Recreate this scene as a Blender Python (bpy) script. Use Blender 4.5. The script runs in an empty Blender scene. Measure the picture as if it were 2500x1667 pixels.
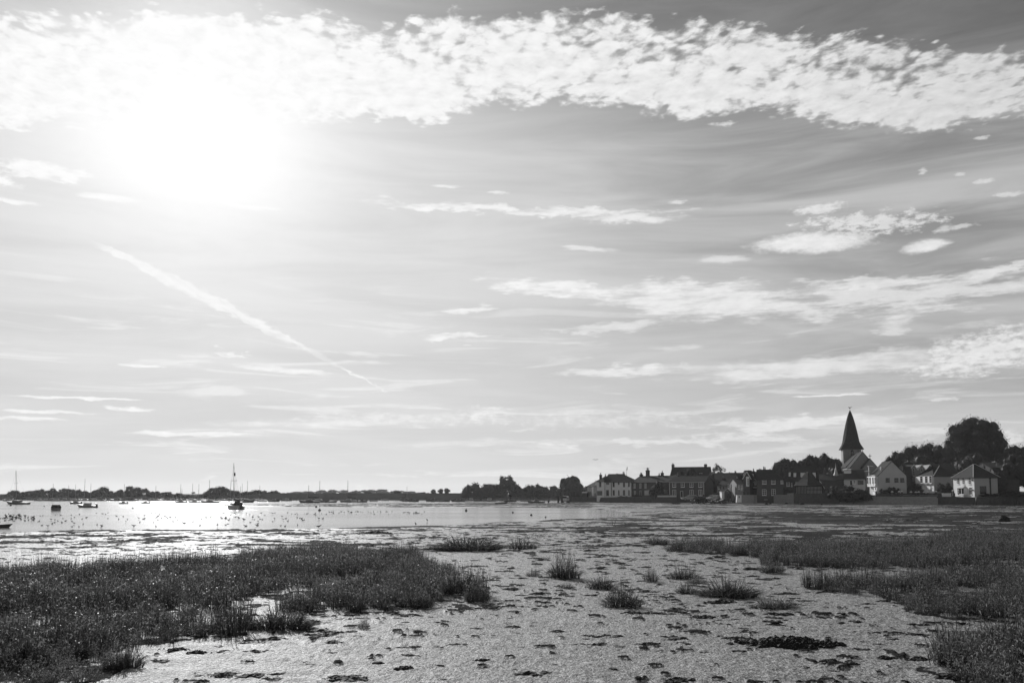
import bpy, math, random
import numpy as np
from mathutils import Matrix, Vector

sc = bpy.context.scene
COL = sc.collection
R = math.radians

# ------------------------------------------------------------------ camera
F = 2083.3            # focal length in photo pixels (30 mm on a 36 mm wide frame, 2500 px)
PITCH = R(4.4)
CX, CY = 1250.0, 1044.5
EYE = 2.6
cam = bpy.data.cameras.new("camera")
cam.lens = 30.0
cam.sensor_width = 36.0
cam.shift_y = (CY - 833.5) / 2500.0
cam.clip_end = 12000
cam_ob = bpy.data.objects.new("camera", cam)
cam_ob.location = (0, 0, EYE)
cam_ob.rotation_euler = (math.pi / 2 + PITCH, 0, 0)
COL.objects.link(cam_ob)
sc.camera = cam_ob
sc.view_settings.view_transform = 'Standard'
sc.view_settings.look = 'None'
sc.view_settings.gamma = 1
sc.view_settings.use_curve_mapping = False
sc.view_settings.exposure = 0.0
sc.cycles.use_denoising = True
sc.cycles.denoiser = 'OPENIMAGEDENOISE'
sc.cycles.denoising_input_passes = 'RGB_ALBEDO_NORMAL'
sc.cycles.denoising_prefilter = 'ACCURATE'
sc.cycles.volume_bounces = 1
sc.cycles.max_bounces = 8
sc.cycles.diffuse_bounces = 3
sc.cycles.transparent_max_bounces = 8

SP, CP = math.sin(PITCH), math.cos(PITCH)
def ray(px, py):
    a = (px - CX) / F; b = (CY - py) / F
    return Vector((a, CP - SP * b, SP + CP * b))
def azel(px, py):
    d = ray(px, py)
    return math.degrees(math.atan2(d.x, d.y)), math.degrees(math.atan2(d.z, math.hypot(d.x, d.y)))
def W(px, py, D):
    d = ray(px, py); k = D / d.y
    return Vector((d.x * k, D, EYE + d.z * k))
def G(px, py, z=0.0):
    d = ray(px, py); k = (z - EYE) / d.z
    return Vector((d.x * k, d.y * k, z))
def XatD(px, D, z=0.0):
    # world x for a photo column at distance D and height z
    t = (D * CP + (z - EYE) * SP)
    return (px - CX) / F * t

# ------------------------------------------------------------------ sky
SUN_AZ, SUN_EL = azel(478, 292)
world = bpy.data.worlds.new("World")
sc.world = world
world.use_nodes = True
NT = world.node_tree
for n in list(NT.nodes): NT.nodes.remove(n)

class E:
    """tiny expression wrapper round math nodes"""
    nt = NT
    def __init__(s, v): s.v = v
    @staticmethod
    def m(op, *a, clamp=False):
        n = E.nt.nodes.new('ShaderNodeMath'); n.operation = op; n.use_clamp = clamp
        for i, x in enumerate(a):
            x = x.v if isinstance(x, E) else x
            if isinstance(x, (int, float)): n.inputs[i].default_value = x
            else: E.nt.links.new(x, n.inputs[i])
        return E(n.outputs[0])
    def __add__(s, o): return E.m('ADD', s, o)
    __radd__ = __add__
    def __sub__(s, o): return E.m('SUBTRACT', s, o)
    def __rsub__(s, o): return E.m('SUBTRACT', o, s)
    def __mul__(s, o): return E.m('MULTIPLY', s, o)
    __rmul__ = __mul__
    def __truediv__(s, o): return E.m('DIVIDE', s, o)
    def __rtruediv__(s, o): return E.m('DIVIDE', o, s)
    def __pow__(s, o): return E.m('POWER', s, o)
    def max(s, o): return E.m('MAXIMUM', s, o)
    def min(s, o): return E.m('MINIMUM', s, o)
    def exp(s): return E.m('EXPONENT', s)
    def smooth(s, a, b, lo=0.0, hi=1.0):
        n = E.nt.nodes.new('ShaderNodeMapRange'); n.interpolation_type = 'SMOOTHSTEP'
        E.nt.links.new(s.v, n.inputs['Value'])
        for k, x in (('From Min', a), ('From Max', b), ('To Min', lo), ('To Max', hi)):
            if isinstance(x, E): E.nt.links.new(x.v, n.inputs[k])
            else: n.inputs[k].default_value = x
        return E(n.outputs['Result'])
def vec(x, y, z=0.0):
    n = E.nt.nodes.new('ShaderNodeCombineXYZ')
    for i, q in enumerate((x, y, z)):
        if isinstance(q, E): E.nt.links.new(q.v, n.inputs[i])
        else: n.inputs[i].default_value = q
    return n.outputs[0]
def noise(v, scale, detail=4, rough=0.55, dist=0.0):
    n = E.nt.nodes.new('ShaderNodeTexNoise'); n.noise_dimensions = '2D'
    E.nt.links.new(v, n.inputs['Vector'])
    n.inputs['Scale'].default_value = scale; n.inputs['Detail'].default_value = detail
    n.inputs['Roughness'].default_value = rough; n.inputs['Distortion'].default_value = dist
    return E(n.outputs[0])
def voro(v, scale, smooth=0.6):
    n = E.nt.nodes.new('ShaderNodeTexVoronoi'); n.voronoi_dimensions = '2D'; n.feature = 'SMOOTH_F1'
    E.nt.links.new(v, n.inputs['Vector']); n.inputs['Scale'].default_value = scale
    n.inputs['Smoothness'].default_value = smooth
    return E(n.outputs['Distance'])
def fcurve(x, pts, lo, hi, ylo, yhi):
    """piecewise curve through pts (x in lo..hi) as a Float Curve node"""
    n = E.nt.nodes.new('ShaderNodeFloatCurve')
    xn = (x - lo) / (hi - lo)
    E.nt.links.new(E.m('MAXIMUM', E.m('MINIMUM', xn, 1.0), 0.0).v, n.inputs['Value'])
    c = n.mapping.curves[0]
    P = [((p - lo) / (hi - lo), (q - ylo) / (yhi - ylo)) for p, q in pts]
    c.points[0].location = P[0]; c.points[1].location = P[-1]
    for p in P[1:-1]: c.points.new(*p)
    n.mapping.update()
    return E(n.outputs[0]) * (yhi - ylo) + ylo

def build_sky():
    N = NT.nodes; L = NT.links
    tc = N.new('ShaderNodeTexCoord')
    sep = N.new('ShaderNodeSeparateXYZ'); L.new(tc.outputs['Generated'], sep.inputs[0])
    x, y, z = (E(o) for o in sep.outputs)
    az = E.m('ARCTAN2', x, y) * 57.29578
    el = E.m('ARCSINE', z) * 57.29578
    sky = N.new('ShaderNodeTexSky'); sky.sky_type = 'NISHITA'; sky.sun_disc = False
    sky.sun_elevation = R(SUN_EL); sky.sun_rotation = R(SUN_AZ)
    sky.air_density = 1.0; sky.dust_density = 2.0; sky.ozone_density = 1.0
    sr = N.new('ShaderNodeSeparateColor'); L.new(sky.outputs[0], sr.inputs[0])
    red = E(sr.outputs[0]) * 0.1                      # black and white film behind a red filter
    sd = (math.cos(R(SUN_EL)) * math.sin(R(SUN_AZ)), math.cos(R(SUN_EL)) * math.cos(R(SUN_AZ)), math.sin(R(SUN_EL)))
    cosT = (x * sd[0] + y * sd[1] + z * sd[2]).min(1.0)
    th = E.m('ARCCOSINE', cosT) * 57.29578
    elp = el.max(0.0)
    base = 0.585 * (1.0 - ((red ** 1.15) * -1.5).exp()) * (1.03 - elp.smooth(21.0, 33.0) * 0.46)
    hz = (elp * (-1 / 6.5)).exp()
    base = base + (0.56 - base).max(0.0) * (az.smooth(2.0, 20.0) * elp.smooth(6.0, 12.0) * (1.0 - elp.smooth(20.0, 26.0)) * 0.08)
    base = base + (0.68 - base) * hz * 0.72
    aure = (th * (-1 / 5.0)).exp() * 1.35
    # cloud coordinates
    h = z.max(0.0) + 0.045
    pv = vec(x / h, y / h)                           # flat layer seen in perspective
    sv = vec(az, el)
    # ---- thin veil streaks, drawn out along the horizon
    st = vec(az * 0.05 + el * 0.03, el * 0.42)
    n1 = noise(st, 1.0, 6, 0.58, 0.35)
    veil = n1.smooth(0.26, 0.76) * elp.smooth(0.0, 3.0) * (1.0 - elp.smooth(21.0, 26.0) * 0.75)
    st2 = vec(az * 0.11 - el * 0.05 + 7.0, el * 1.15 + 3.0)
    n2 = noise(st2, 1.0, 6, 0.6, 0.5)
    wisp = n2.smooth(0.53, 0.70) * (1.0 - elp.smooth(9.0, 17.0))
    # warp fields shared by the patches
    wa = noise(vec(az * 0.45 + 11.0, el * 1.5), 1.0, 5, 0.6) - 0.5
    wb = noise(vec(az * 0.40 - 17.0, el * 1.3), 1.0, 5, 0.62) - 0.5
    paz = az + wa * 3.2; pel = el + wb * 1.4
    paz2 = az + wa * 1.3; pel2 = el + wb * 0.5
    w1 = noise(vec(az * 0.26 + el * 0.05, el * 1.7), 1.0, 5, 0.64)
    w2 = noise(vec(az * 0.9 + 31.0, el * 2.2), 1.3, 5, 0.68)
    wob = noise(vec(az * 0.35 + 5.0, el * 0.35), 1.0, 3, 0.5) - 0.5
    # ---- altocumulus band
    pts_t = [(-300, 60), (0, 36), (250, 34), (500, 30), (800, 38), (930, 62), (1080, 34), (1300, 22), (1550, 26), (1750, 52), (2000, 72), (2250, 98), (2500, 122), (2800, 150)]
    pts_b = [(-300, 330), (0, 318), (150, 296), (300, 288), (750, 286), (1000, 288), (1300, 252), (1520, 262), (1700, 288), (1900, 276), (2050, 300), (2220, 318), (2500, 284), (2800, 260)]
    ct = [azel(p, q) for p, q in pts_t]; cb = [azel(p, q) for p, q in pts_b]
    lo, hi = -40.0, 40.0
    def ext(c): return [(-40, c[0][1])] + c + [(40, c[-1][1])]
    top = fcurve(az, ext(ct), lo, hi, 15, 36); bot = fcurve(az, ext(cb), lo, hi, 15, 36)
    mid = (top + bot) * 0.5; half = (top - bot) * 0.5
    q = E.m('ABSOLUTE', el + wob * 1.0 + wb * 1.6 - mid) / half       # 0 in the middle, 1 at the edges
    lowf = noise(vec(az * 0.16 + 3.0, el * 0.3), 1.0, 3, 0.5) - 0.5
    below = (mid - el).smooth(-0.5, 1.5)                   # lower side: smoother, fuller
    pw = noise(pv, 6.0, 2, 0.5) - 0.5
    pv2 = vec(x / h + pw * 0.05, (y / h) * 1.0 + pw * 0.04)
    vo = voro(pv2, 31.0, 0.45)
    vo2 = voro(pv2, 52.0, 0.5)
    nf = noise(pv2, 26.0, 5, 0.62)
    nc = noise(vec(x / h * 1.25 + pw * 0.06 + y / h * 0.3, y / h + pw * 0.05), 19.0, 5, 0.54)
    cells = (0.5 - vo) * 0.85 + (0.42 - vo2) * 0.45 + (nf - 0.5) * 1.05 + (nc - 0.5) * 1.5
    cov = 0.78 - (q * q * q * q) * 0.9 + below * 0.30 + lowf * 1.7
    leftfull = 1.0 - az.smooth(-9.0, -1.0)
    cov = cov + leftfull * 0.30
    band = (cells + cov).smooth(0.05, 0.97) * (1.0 - q.smooth(0.90, 1.35))
    band = band * (0.99 - az.smooth(14.0, 34.0) * 0.16)
    # ---- single clouds
    dens = None
    def patch(cx, cy, rx, ry, rot=0.0, s=1.0, amp=0.9, tex=1, soft=0.55, **kw):
        nonlocal dens
        a0, e0 = azel(cx, cy)
        ra = abs(azel(cx + rx, cy)[0] - azel(cx - rx, cy)[0]) / 2
        re = abs(azel(cx, cy + ry)[1] - azel(cx, cy - ry)[1]) / 2
        c, sn = math.cos(R(rot)), math.sin(R(rot))
        small = ry < 13 or ('lens' in kw)
        da = (paz2 if small else paz) - a0; de = (pel2 if small else pel) - e0
        u = (da * c + de * sn) / ra; v = (de * c - da * sn) / re
        d = (u * u + v * v)
        t = w1 if tex == 1 else w2
        f = (1.0 - d + (t - 0.5) * (amp * 3.2)).smooth(0.0, soft * 2) * s
        dens = f if dens is None else dens.max(f)
    # right hand lens clouds and ripples
    patch(1985, 592, 185, 30, -2, 0.95, 0.25, 2, 0.45, lens=1)
    patch(2256, 602, 72, 21, 3, 0.95, 0.2, 2, 0.45, lens=1)
    patch(2000, 510, 78, 16, 0, 0.8, 0.7, 2, lens=1)
    patch(2120, 545, 190, 34, -4, 0.75, 1.1, 2)
    patch(2330, 556, 60, 12, 0, 0.55, 1.0, 2)
    patch(1770, 632, 70, 12, -5, 0.6, 0.6, 1)
    patch(1650, 492, 30, 7, 0, 0.6, 0.6, 2)
    for cx_, cy_, rx_ in ((2405, 335, 22), (2250, 420, 16), (2340, 425, 16), (2405, 442, 30), (2465, 472, 50), (1765, 306, 40)):
        patch(cx_, cy_, rx_, 8, 0, 0.6, 0.8, 2)
    # long pale bar in the middle
    patch(1290, 516, 430, 14, -2.0, 0.8, 0.75, 1)
    patch(1560, 536, 140, 13, -3, 0.75, 0.6, 1)
    patch(1090, 454, 40, 6, 0, 0.7, 0.5, 2); patch(1215, 470, 30, 5, 0, 0.6, 0.5, 2)
    patch(1440, 607, 80, 8, -4, 0.6, 0.8, 1)
    # mid right bank
    patch(1360, 705, 210, 24, -6, 0.9, 0.9, 1)
    patch(1720, 735, 330, 50, -3, 0.82, 1.0, 1)
    patch(1640, 705, 120, 26, -4, 0.95, 0.6, 1)
    patch(2200, 722, 400, 55, 2, 0.72, 1.25, 1)
    patch(2150, 690, 260, 20, -3, 0.85, 0.8, 1)
    patch(2420, 672, 130, 16, 9, 0.85, 0.8, 1)
    patch(2190, 790, 60, 34, 0, 0.6, 1.2, 1)
    patch(1165, 757, 85, 14, 4, 0.8, 0.9, 1); patch(1120, 822, 95, 13, 3, 0.75, 0.9, 1)
    patch(1480, 800, 180, 16, 2, 0.6, 0.8, 1); patch(1660, 850, 80, 10, 0, 0.5, 0.9, 1)
    # lower right puffy wing and its tail
    patch(2400, 860, 230, 60, 10, 0.9, 0.7, 2)
    patch(2560, 830, 200, 70, 12, 0.85, 0.7, 2)
    patch(2000, 895, 420, 32, 2, 0.72, 0.5, 1)
    patch(1540, 905, 230, 14, 1, 0.7, 0.5, 1)
    patch(2030, 965, 100, 4, 0, 0.8, 0.2, 1, 0.3)
    patch(2300, 975, 50, 6, 0, 0.5, 0.8, 2)
    # low cumulus near the horizon
    patch(1190, 1012, 80, 28, 0, 0.7, 0.9, 2, soft=0.9)
    patch(1000, 1024, 380, 20, 1, 0.5, 1.0, 2, soft=0.9)
    patch(800, 1034, 330, 10, 1, 0.5, 0.8, 1, soft=0.8)
    patch(1480, 1025, 300, 26, 0, 0.45, 1.0, 2, soft=0.9)
    patch(1950, 1035, 300, 22, 1, 0.65, 1.0, 1)
    patch(1700, 1075, 400, 14, 0, 0.5, 1.1, 1)
    patch(2300, 1055, 260, 18, 0, 0.45, 1.1, 1); patch(2460, 1070, 60, 20, 0, 0.6, 0.8, 2)
    # left hand clouds
    patch(110, 418, 160, 22, 3, 0.9, 0.75, 2); patch(30, 490, 70, 9, 0, 0.8, 0.5, 2); patch(-60, 430, 120, 30, 0, 0.9, 0.8, 2)
    patch(260, 484, 90, 10, 2, 0.9, 0.5, 1); patch(610, 505, 90, 6, 0, 0.9, 0.4, 1)
    patch(190, 972, 190, 5, 1, 0.8, 0.6, 1); patch(120, 1004, 130, 7, 1, 0.75, 0.7, 1); patch(320, 998, 80, 7, -3, 0.8, 0.6, 2); patch(60, 1022, 110, 6, 0, 0.7, 0.6, 1)
    patch(350, 893, 70, 5, 0, 0.75, 0.8, 2); patch(700, 905, 150, 9, -3, 0.75, 0.6, 1); patch(560, 862, 34, 13, -14, 0.6, 0.9, 2)
    patch(480, 1058, 230, 6, 1, 0.6, 0.8, 1)
    # ---- vapour trail: straight, torn along its length
    a0, e0 = azel(225, 590); a1, e1 = azel(945, 958)
    da, de = a1 - a0, e1 - e0; ln = math.hypot(da, de)
    ux, uy = da / ln, de / ln
    s = ((az - a0) * ux + (el - e0) * uy) / ln
    bow = (s - 0.5) * (s - 0.5) * -1.4 + 0.35
    t = (az - a0) * (-uy) + (el - e0) * ux - bow * 0.9 + (w2 - 0.5) * 0.55 + (wob * 0.3)
    wd = s.smooth(-0.02, 0.30, 0.20, 0.42) * s.smooth(0.35, 1.0, 1.0, 0.13)
    tt = t / wd
    sl = noise(vec(s * 14.0, t * 5.0), 1.0, 5, 0.6)
    trail = (1.0 - (tt * tt) + (sl - 0.5) * 2.2).smooth(0.0, 1.1) * s.smooth(-0.02, 0.08) * (1.0 - s.smooth(0.985, 1.005))
    gap = 1.0 - (s.smooth(0.66, 0.74) - s.smooth(0.78, 0.86)) * 0.65
    trail = trail * gap * 0.62
    # ---- compose
    light = ((th * (-1 / 26.0)).exp())
    shade = noise(vec(az * 0.8, el * 1.7 + 0.25), 1.4, 5, 0.6)
    bsh = (nf.smooth(0.25, 0.75) * 0.12 + nc.smooth(0.3, 0.7) * 0.10 + 0.80)
    Lsoft = 0.64 + light * 0.36
    Lc = (0.74 + light * 0.45 + elp.smooth(3.0, 12.0, 0.06, 0.0)) * (0.86 + shade * 0.28)
    Lb = (0.72 + light * 0.52) * bsh
    out = base + aure * (0.86 + (n1 - 0.5) * 0.5 + shade * 0.14)
    out = out + (Lsoft - out).max(0.0) * (veil * (0.50 + az.smooth(5.0, 25.0) * 0.08))
    out = out + (Lc - out).max(-0.05) * (wisp * 0.36)
    out = out + (Lc - out).max(0.0) * dens
    out = out + (Lc * 1.0 - out).max(0.0) * trail
    out = out + (Lb - out).max(-0.25) * band
    over = (out - 0.86).max(0.0)
    out = out.min(0.86) + 0.18 * (1.0 - (over * (-1 / 0.18)).exp()) + over * 0.04
    gnd = z.smooth(-0.06, -0.01, 0.25, 1.0)
    out = out * gnd * 10.0
    cmb = N.new('ShaderNodeCombineColor')
    for i in range(3): L.new(out.v, cmb.inputs[i])
    bg = N.new('ShaderNodeBackground'); bg.inputs['Strength'].default_value = 0.1
    L.new(cmb.outputs[0], bg.inputs['Color'])
    wo = N.new('ShaderNodeOutputWorld'); L.new(bg.outputs[0], wo.inputs['Surface'])
build_sky()
world.cycles.sampling_method = 'MANUAL'
world.cycles.sample_map_resolution = 1024

sun = bpy.data.lights.new("sun", 'SUN')
sun.energy = 4.0
sun.angle = R(0.53)
sun.color = (1.0, 1.0, 1.0)                           # the photograph is black and white
sun_ob = bpy.data.objects.new("sun", sun)
sv_ = Vector((math.cos(R(SUN_EL)) * math.sin(R(SUN_AZ)), math.cos(R(SUN_EL)) * math.cos(R(SUN_AZ)), math.sin(R(SUN_EL))))
sun_ob.rotation_euler = sv_.to_track_quat('Z', 'Y').to_euler()
sun_ob.location = sv_ * 300
COL.objects.link(sun_ob)

# ------------------------------------------------------------------ materials
def mat(name, base, rough=0.8, spec=0.5, var=0.0, vscale=3.0, bump=0.0, bscale=20.0, trans=0.0, metal=0.0, stretch=(1, 1, 1), rnd=0.0):
    m = bpy.data.materials.new(name); m.use_nodes = True
    nt = m.node_tree; p = nt.nodes['Principled BSDF']
    p.inputs['Base Color'].default_value = (base, base, base, 1)
    p.inputs['Roughness'].default_value = rough
    p.inputs['Specular IOR Level'].default_value = spec
    p.inputs['Metallic'].default_value = metal
    E.nt = nt
    tc = nt.nodes.new('ShaderNodeTexCoord')
    mp = nt.nodes.new('ShaderNodeMapping'); mp.inputs['Scale'].default_value = stretch
    nt.links.new(tc.outputs['Object'], mp.inputs[0])
    v = mp.outputs[0]
    def nz(scale, detail=5):
        n = nt.nodes.new('ShaderNodeTexNoise'); nt.links.new(v, n.inputs['Vector'])
        n.inputs['Scale'].default_value = scale; n.inputs['Detail'].default_value = detail
        n.inputs['Roughness'].default_value = 0.62
        return E(n.outputs[0])
    if var or rnd:
        f = 1.0 + (nz(vscale) - 0.5) * (2 * var) + (nz(vscale * 5.3, 3) - 0.5) * var if var else E(nz(1.0, 0).v) * 0.0 + 1.0
        if rnd:
            oi = nt.nodes.new('ShaderNodeObjectInfo')
            f = f * (1.0 + (E(oi.outputs['Random']) - 0.5) * (2 * rnd))
        f = (f * base).max(0.004)
        c = nt.nodes.new('ShaderNodeCombineColor')
        for i in range(3): nt.links.new(f.v, c.inputs[i])
        nt.links.new(c.outputs[0], p.inputs['Base Color'])
    if bump:
        b = nt.nodes.new('ShaderNodeBump'); b.inputs['Strength'].default_value = 1.0
        b.inputs['Distance'].default_value = bump
        nt.links.new(nz(bscale, 4).v, b.inputs['Height']); nt.links.new(b.outputs[0], p.inputs['Normal'])
    if trans:
        t = nt.nodes.new('ShaderNodeBsdfTranslucent'); g = base * 1.6
        t.inputs[0].default_value = (g, g, g, 1)
        mx = nt.nodes.new('ShaderNodeMixShader'); mx.inputs[0].default_value = trans
        nt.links.new(p.outputs[0], mx.inputs[1]); nt.links.new(t.outputs[0], mx.inputs[2])
        nt.links.new(mx.outputs[0], nt.nodes['Material Output'].inputs[0])
    return m

M = dict(
    white=mat('white_render', 0.80, 0.85, 0.3, var=0.10, vscale=0.5, bump=0.004, bscale=9),
    pale=mat('pale_render', 0.52, 0.85, 0.3, var=0.12, vscale=0.5, bump=0.004, bscale=9),
    cream_shade=mat('cream_and_shade_render', 0.44, 0.85, 0.3, var=0.14, vscale=0.6, bump=0.004, bscale=9),  # also stands in for shade on unlit walls of white houses
    brick=mat('dark_brick', 0.085, 0.9, 0.2, var=0.25, vscale=1.6, bump=0.01, bscale=14),
    flint=mat('flint_stone', 0.24, 0.8, 0.4, var=0.55, vscale=5.0, bump=0.03, bscale=7),
    stone=mat('wall_stone', 0.085, 0.9, 0.3, var=0.6, vscale=2.2, bump=0.05, bscale=4),
    rubble=mat('rubble_bank', 0.3, 0.9, 0.3, var=0.6, vscale=1.6, bump=0.12, bscale=2.2),
    concrete=mat('concrete', 0.26, 0.9, 0.3, var=0.25, vscale=0.8),
    tile=mat('clay_tile', 0.05, 0.95, 0.08, var=0.4, vscale=1.3, bump=0.02, bscale=6, stretch=(1, 1, 3)),
    slate=mat('slate_roof', 0.06, 0.95, 0.1, var=0.3, vscale=1.3, bump=0.012, bscale=6),
    shingle=mat('spire_shingle', 0.045, 0.95, 0.08, var=0.35, vscale=1.5, bump=0.02, bscale=6),
    lead=mat('lead_flashing', 0.42, 0.5, 0.5, var=0.1),
    paint=mat('white_paint', 0.80, 0.5, 0.4),
    timber=mat('dark_timber', 0.05, 0.8, 0.3, var=0.3, vscale=3),
    glass=mat('window_glass', 0.02, 0.06, 0.6),
    pot=mat('chimney_pot', 0.16, 0.9, 0.2, var=0.2),
    metal=mat('dark_metal', 0.06, 0.5, 0.5),
    alloy=mat('mast_alloy', 0.16, 0.45, 0.5),
    leaf=mat('tree_leaf', 0.055, 0.65, 0.2, var=0.4, vscale=2.0, trans=0.22, rnd=0.25),
    leaf2=mat('pale_tree_leaf', 0.04, 0.8, 0.05, var=0.4, vscale=2.0, trans=0.22, rnd=0.2),
    bark=mat('bark', 0.05, 0.95, 0.2, var=0.3),
    hull_w=mat('white_hull', 0.6, 0.4, 0.5, var=0.1),
    hull_g=mat('grey_hull', 0.22, 0.45, 0.5, var=0.15),
    hull_d=mat('dark_hull', 0.05, 0.45, 0.5, var=0.2),
    canvas=mat('boat_canvas', 0.045, 0.85, 0.2, var=0.2),
    car_w=mat('white_car_paint', 0.6, 0.25, 0.6), car_s=mat('silver_car_paint', 0.32, 0.25, 0.6),
    car_b=mat('black_car_paint', 0.015, 0.18, 0.6),
    tyre=mat('tyre_rubber', 0.02, 0.85, 0.2), rim=mat('wheel_rim', 0.3, 0.35, 0.5, metal=0.5),
    bird=mat('bird_plumage', 0.035, 0.8, 0.2, rnd=0.4),
    rock=mat('weed_covered_rock', 0.03, 0.85, 0.3, var=0.5, vscale=5, bump=0.05, bscale=9),
    weed=mat('dried_seaweed', 0.030, 0.75, 0.35, var=0.6, vscale=9, bump=0.02, bscale=30, rnd=0.4),
    land=mat('rough_pasture', 0.04, 1.0, 0.0, var=0.4, vscale=0.15),
    garden=mat('village_turf', 0.08, 0.95, 0.2, var=0.4, vscale=0.5),
)

# ------------------------------------------------------------------ mesh helpers
class MB:
    def __init__(s): s.v = []; s.f = []; s.m = []
    def add(s, vs, fs, mi=0, X=None):
        o = len(s.v)
        s.v += [tuple(X @ Vector(p)) if X is not None else tuple(p) for p in vs]
        s.f += [tuple(i + o for i in f) for f in fs]; s.m += [mi] * len(fs)
        return s
    def box(s, x0, x1, y0, y1, z0, z1, mi=0, X=None):
        return s.add([(x0, y0, z0), (x1, y0, z0), (x1, y1, z0), (x0, y1, z0), (x0, y0, z1), (x1, y0, z1), (x1, y1, z1), (x0, y1, z1)],
                     [(0, 3, 2, 1), (4, 5, 6, 7), (0, 1, 5, 4), (1, 2, 6, 5), (2, 3, 7, 6), (3, 0, 4, 7)], mi, X)
    def prism(s, top, bottom, mi=0, X=None):
        n = len(top)
        fs = [tuple(range(n)), tuple(range(2 * n - 1, n - 1, -1))]
        fs += [((i + 1) % n, i, n + i, n + (i + 1) % n) for i in range(n)]
        return s.add(list(top) + list(bottom), fs, mi, X)
    def slab(s, poly, t, mi=0, X=None):                  # polygon with a thickness straight down
        return s.prism(poly, [(p[0], p[1], p[2] - t) for p in poly], mi, X)
    def tube(s, p0, p1, r0, r1, n=6, mi=0, caps=True, X=None):
        p0 = Vector(p0); p1 = Vector(p1); d = (p1 - p0).normalized()
        u = d.orthogonal().normalized(); w = d.cross(u)
        vs = []
        for p, r in ((p0, r0), (p1, r1)):
            for k in range(n):
                a = 2 * math.pi * k / n
                vs.append(tuple(p + u * (r * math.cos(a)) + w * (r * math.sin(a))))
        fs = [(k, (k + 1) % n, n + (k + 1) % n, n + k) for k in range(n)]
        if caps: fs += [tuple(range(n - 1, -1, -1)), tuple(range(n, 2 * n))]
        return s.add(vs, fs, mi, X)
    def lathe(s, prof, n=10, mi=0, c=(0, 0), ph=0.0, X=None):
        vs = []; fs = []
        for z, r in prof:
            for k in range(n):
                a = 2 * math.pi * k / n + ph
                vs.append((c[0] + r * math.cos(a), c[1] + r * math.sin(a), z))
        for i in range(len(prof) - 1):
            for k in range(n):
                k2 = (k + 1) % n
                fs.append((i * n + k, i * n + k2, (i + 1) * n + k2, (i + 1) * n + k))
        fs.append(tuple(range(n - 1, -1, -1))); fs.append(tuple((len(prof) - 1) * n + k for k in range(n)))
        return s.add(vs, fs, mi, X)
    def mesh(s, name, mats, smooth=False):
        me = bpy.data.meshes.new(name)
        me.from_pydata(s.v, [], s.f)
        for q in (mats if isinstance(mats, (list, tuple)) else [mats]): me.materials.append(q)
        me.polygons.foreach_set('material_index', s.m)
        if smooth: me.polygons.foreach_set('use_smooth', [True] * len(me.polygons))
        me.update()
        return me
    def build(s, name, mats, parent=None, smooth=False, loc=None):
        return link(name, s.mesh(name, mats, smooth), parent, loc)
def link(name, me, parent=None, loc=None):
    o = bpy.data.objects.new(name, me); COL.objects.link(o)
    if parent is not None: o.parent = parent
    if loc is not None: o.location = loc
    return o
def tag(o, label=None, cat=None, group=None, kind=None):
    if label: o['label'] = label
    if cat: o['category'] = cat
    if group: o['group'] = group
    if kind: o['kind'] = kind
    return o
def empty(name, loc, rz=0.0, label=None, cat=None, group=None):
    o = bpy.data.objects.new(name, None); COL.objects.link(o)
    o.empty_display_size = 0.5
    o.location = loc; o.rotation_euler = (0, 0, rz)
    return tag(o, label, cat, group)
def copy_tree(o, parent=None):
    c = o.copy(); COL.objects.link(c)
    if parent is not None: c.parent = parent
    for ch in list(o.children): copy_tree(ch, c)
    return c
def np_mesh(name, V, Fq, mats, matidx=None, smooth=True):
    me = bpy.data.meshes.new(name)
    V = np.asarray(V, np.float32); Fq = np.asarray(Fq, np.int32); k = Fq.shape[1]
    me.vertices.add(len(V)); me.vertices.foreach_set('co', V.ravel())
    me.loops.add(Fq.size); me.loops.foreach_set('vertex_index', Fq.ravel())
    me.polygons.add(len(Fq)); me.polygons.foreach_set('loop_start', np.arange(0, Fq.size, k, dtype=np.int32))
    for q in (mats if isinstance(mats, (list, tuple)) else [mats]): me.materials.append(q)
    if matidx is not None: me.polygons.foreach_set('material_index', np.asarray(matidx, np.int32))
    me.polygons.foreach_set('use_smooth', np.full(len(Fq), smooth))
    me.update(calc_edges=True); me.validate()
    return me
# numpy value noise
def hash2(ix, iy, seed):
    h = (ix.astype(np.int64) * 374761393 + iy.astype(np.int64) * 668265263 + seed * 974634777) & 0xFFFFFFFF
    h = ((h ^ (h >> 13)) * 1274126177) & 0xFFFFFFFF
    return ((h ^ (h >> 16)) & 0xFFFF) / 65535.0
def vnoise(x, y, seed=0):
    ix = np.floor(x); iy = np.floor(y); fx = x - ix; fy = y - iy
    fx = fx * fx * (3 - 2 * fx); fy = fy * fy * (3 - 2 * fy)
    a = hash2(ix, iy, seed); b = hash2(ix + 1, iy, seed); c = hash2(ix, iy + 1, seed); d = hash2(ix + 1, iy + 1, seed)
    return (a + (b - a) * fx) * (1 - fy) + (c + (d - c) * fx) * fy
def fbm(x, y, oct=4, seed=0, gain=0.5):
    s = 0; a = 1; t = 0
    for i in range(oct):
        s = s + a * vnoise(x * 2 ** i, y * 2 ** i, seed + i * 17); t += a; a *= gain
    return s / t
def sstep(x, a, b):
    t = np.clip((x - a) / (b - a), 0, 1); return t * t * (3 - 2 * t)

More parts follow.
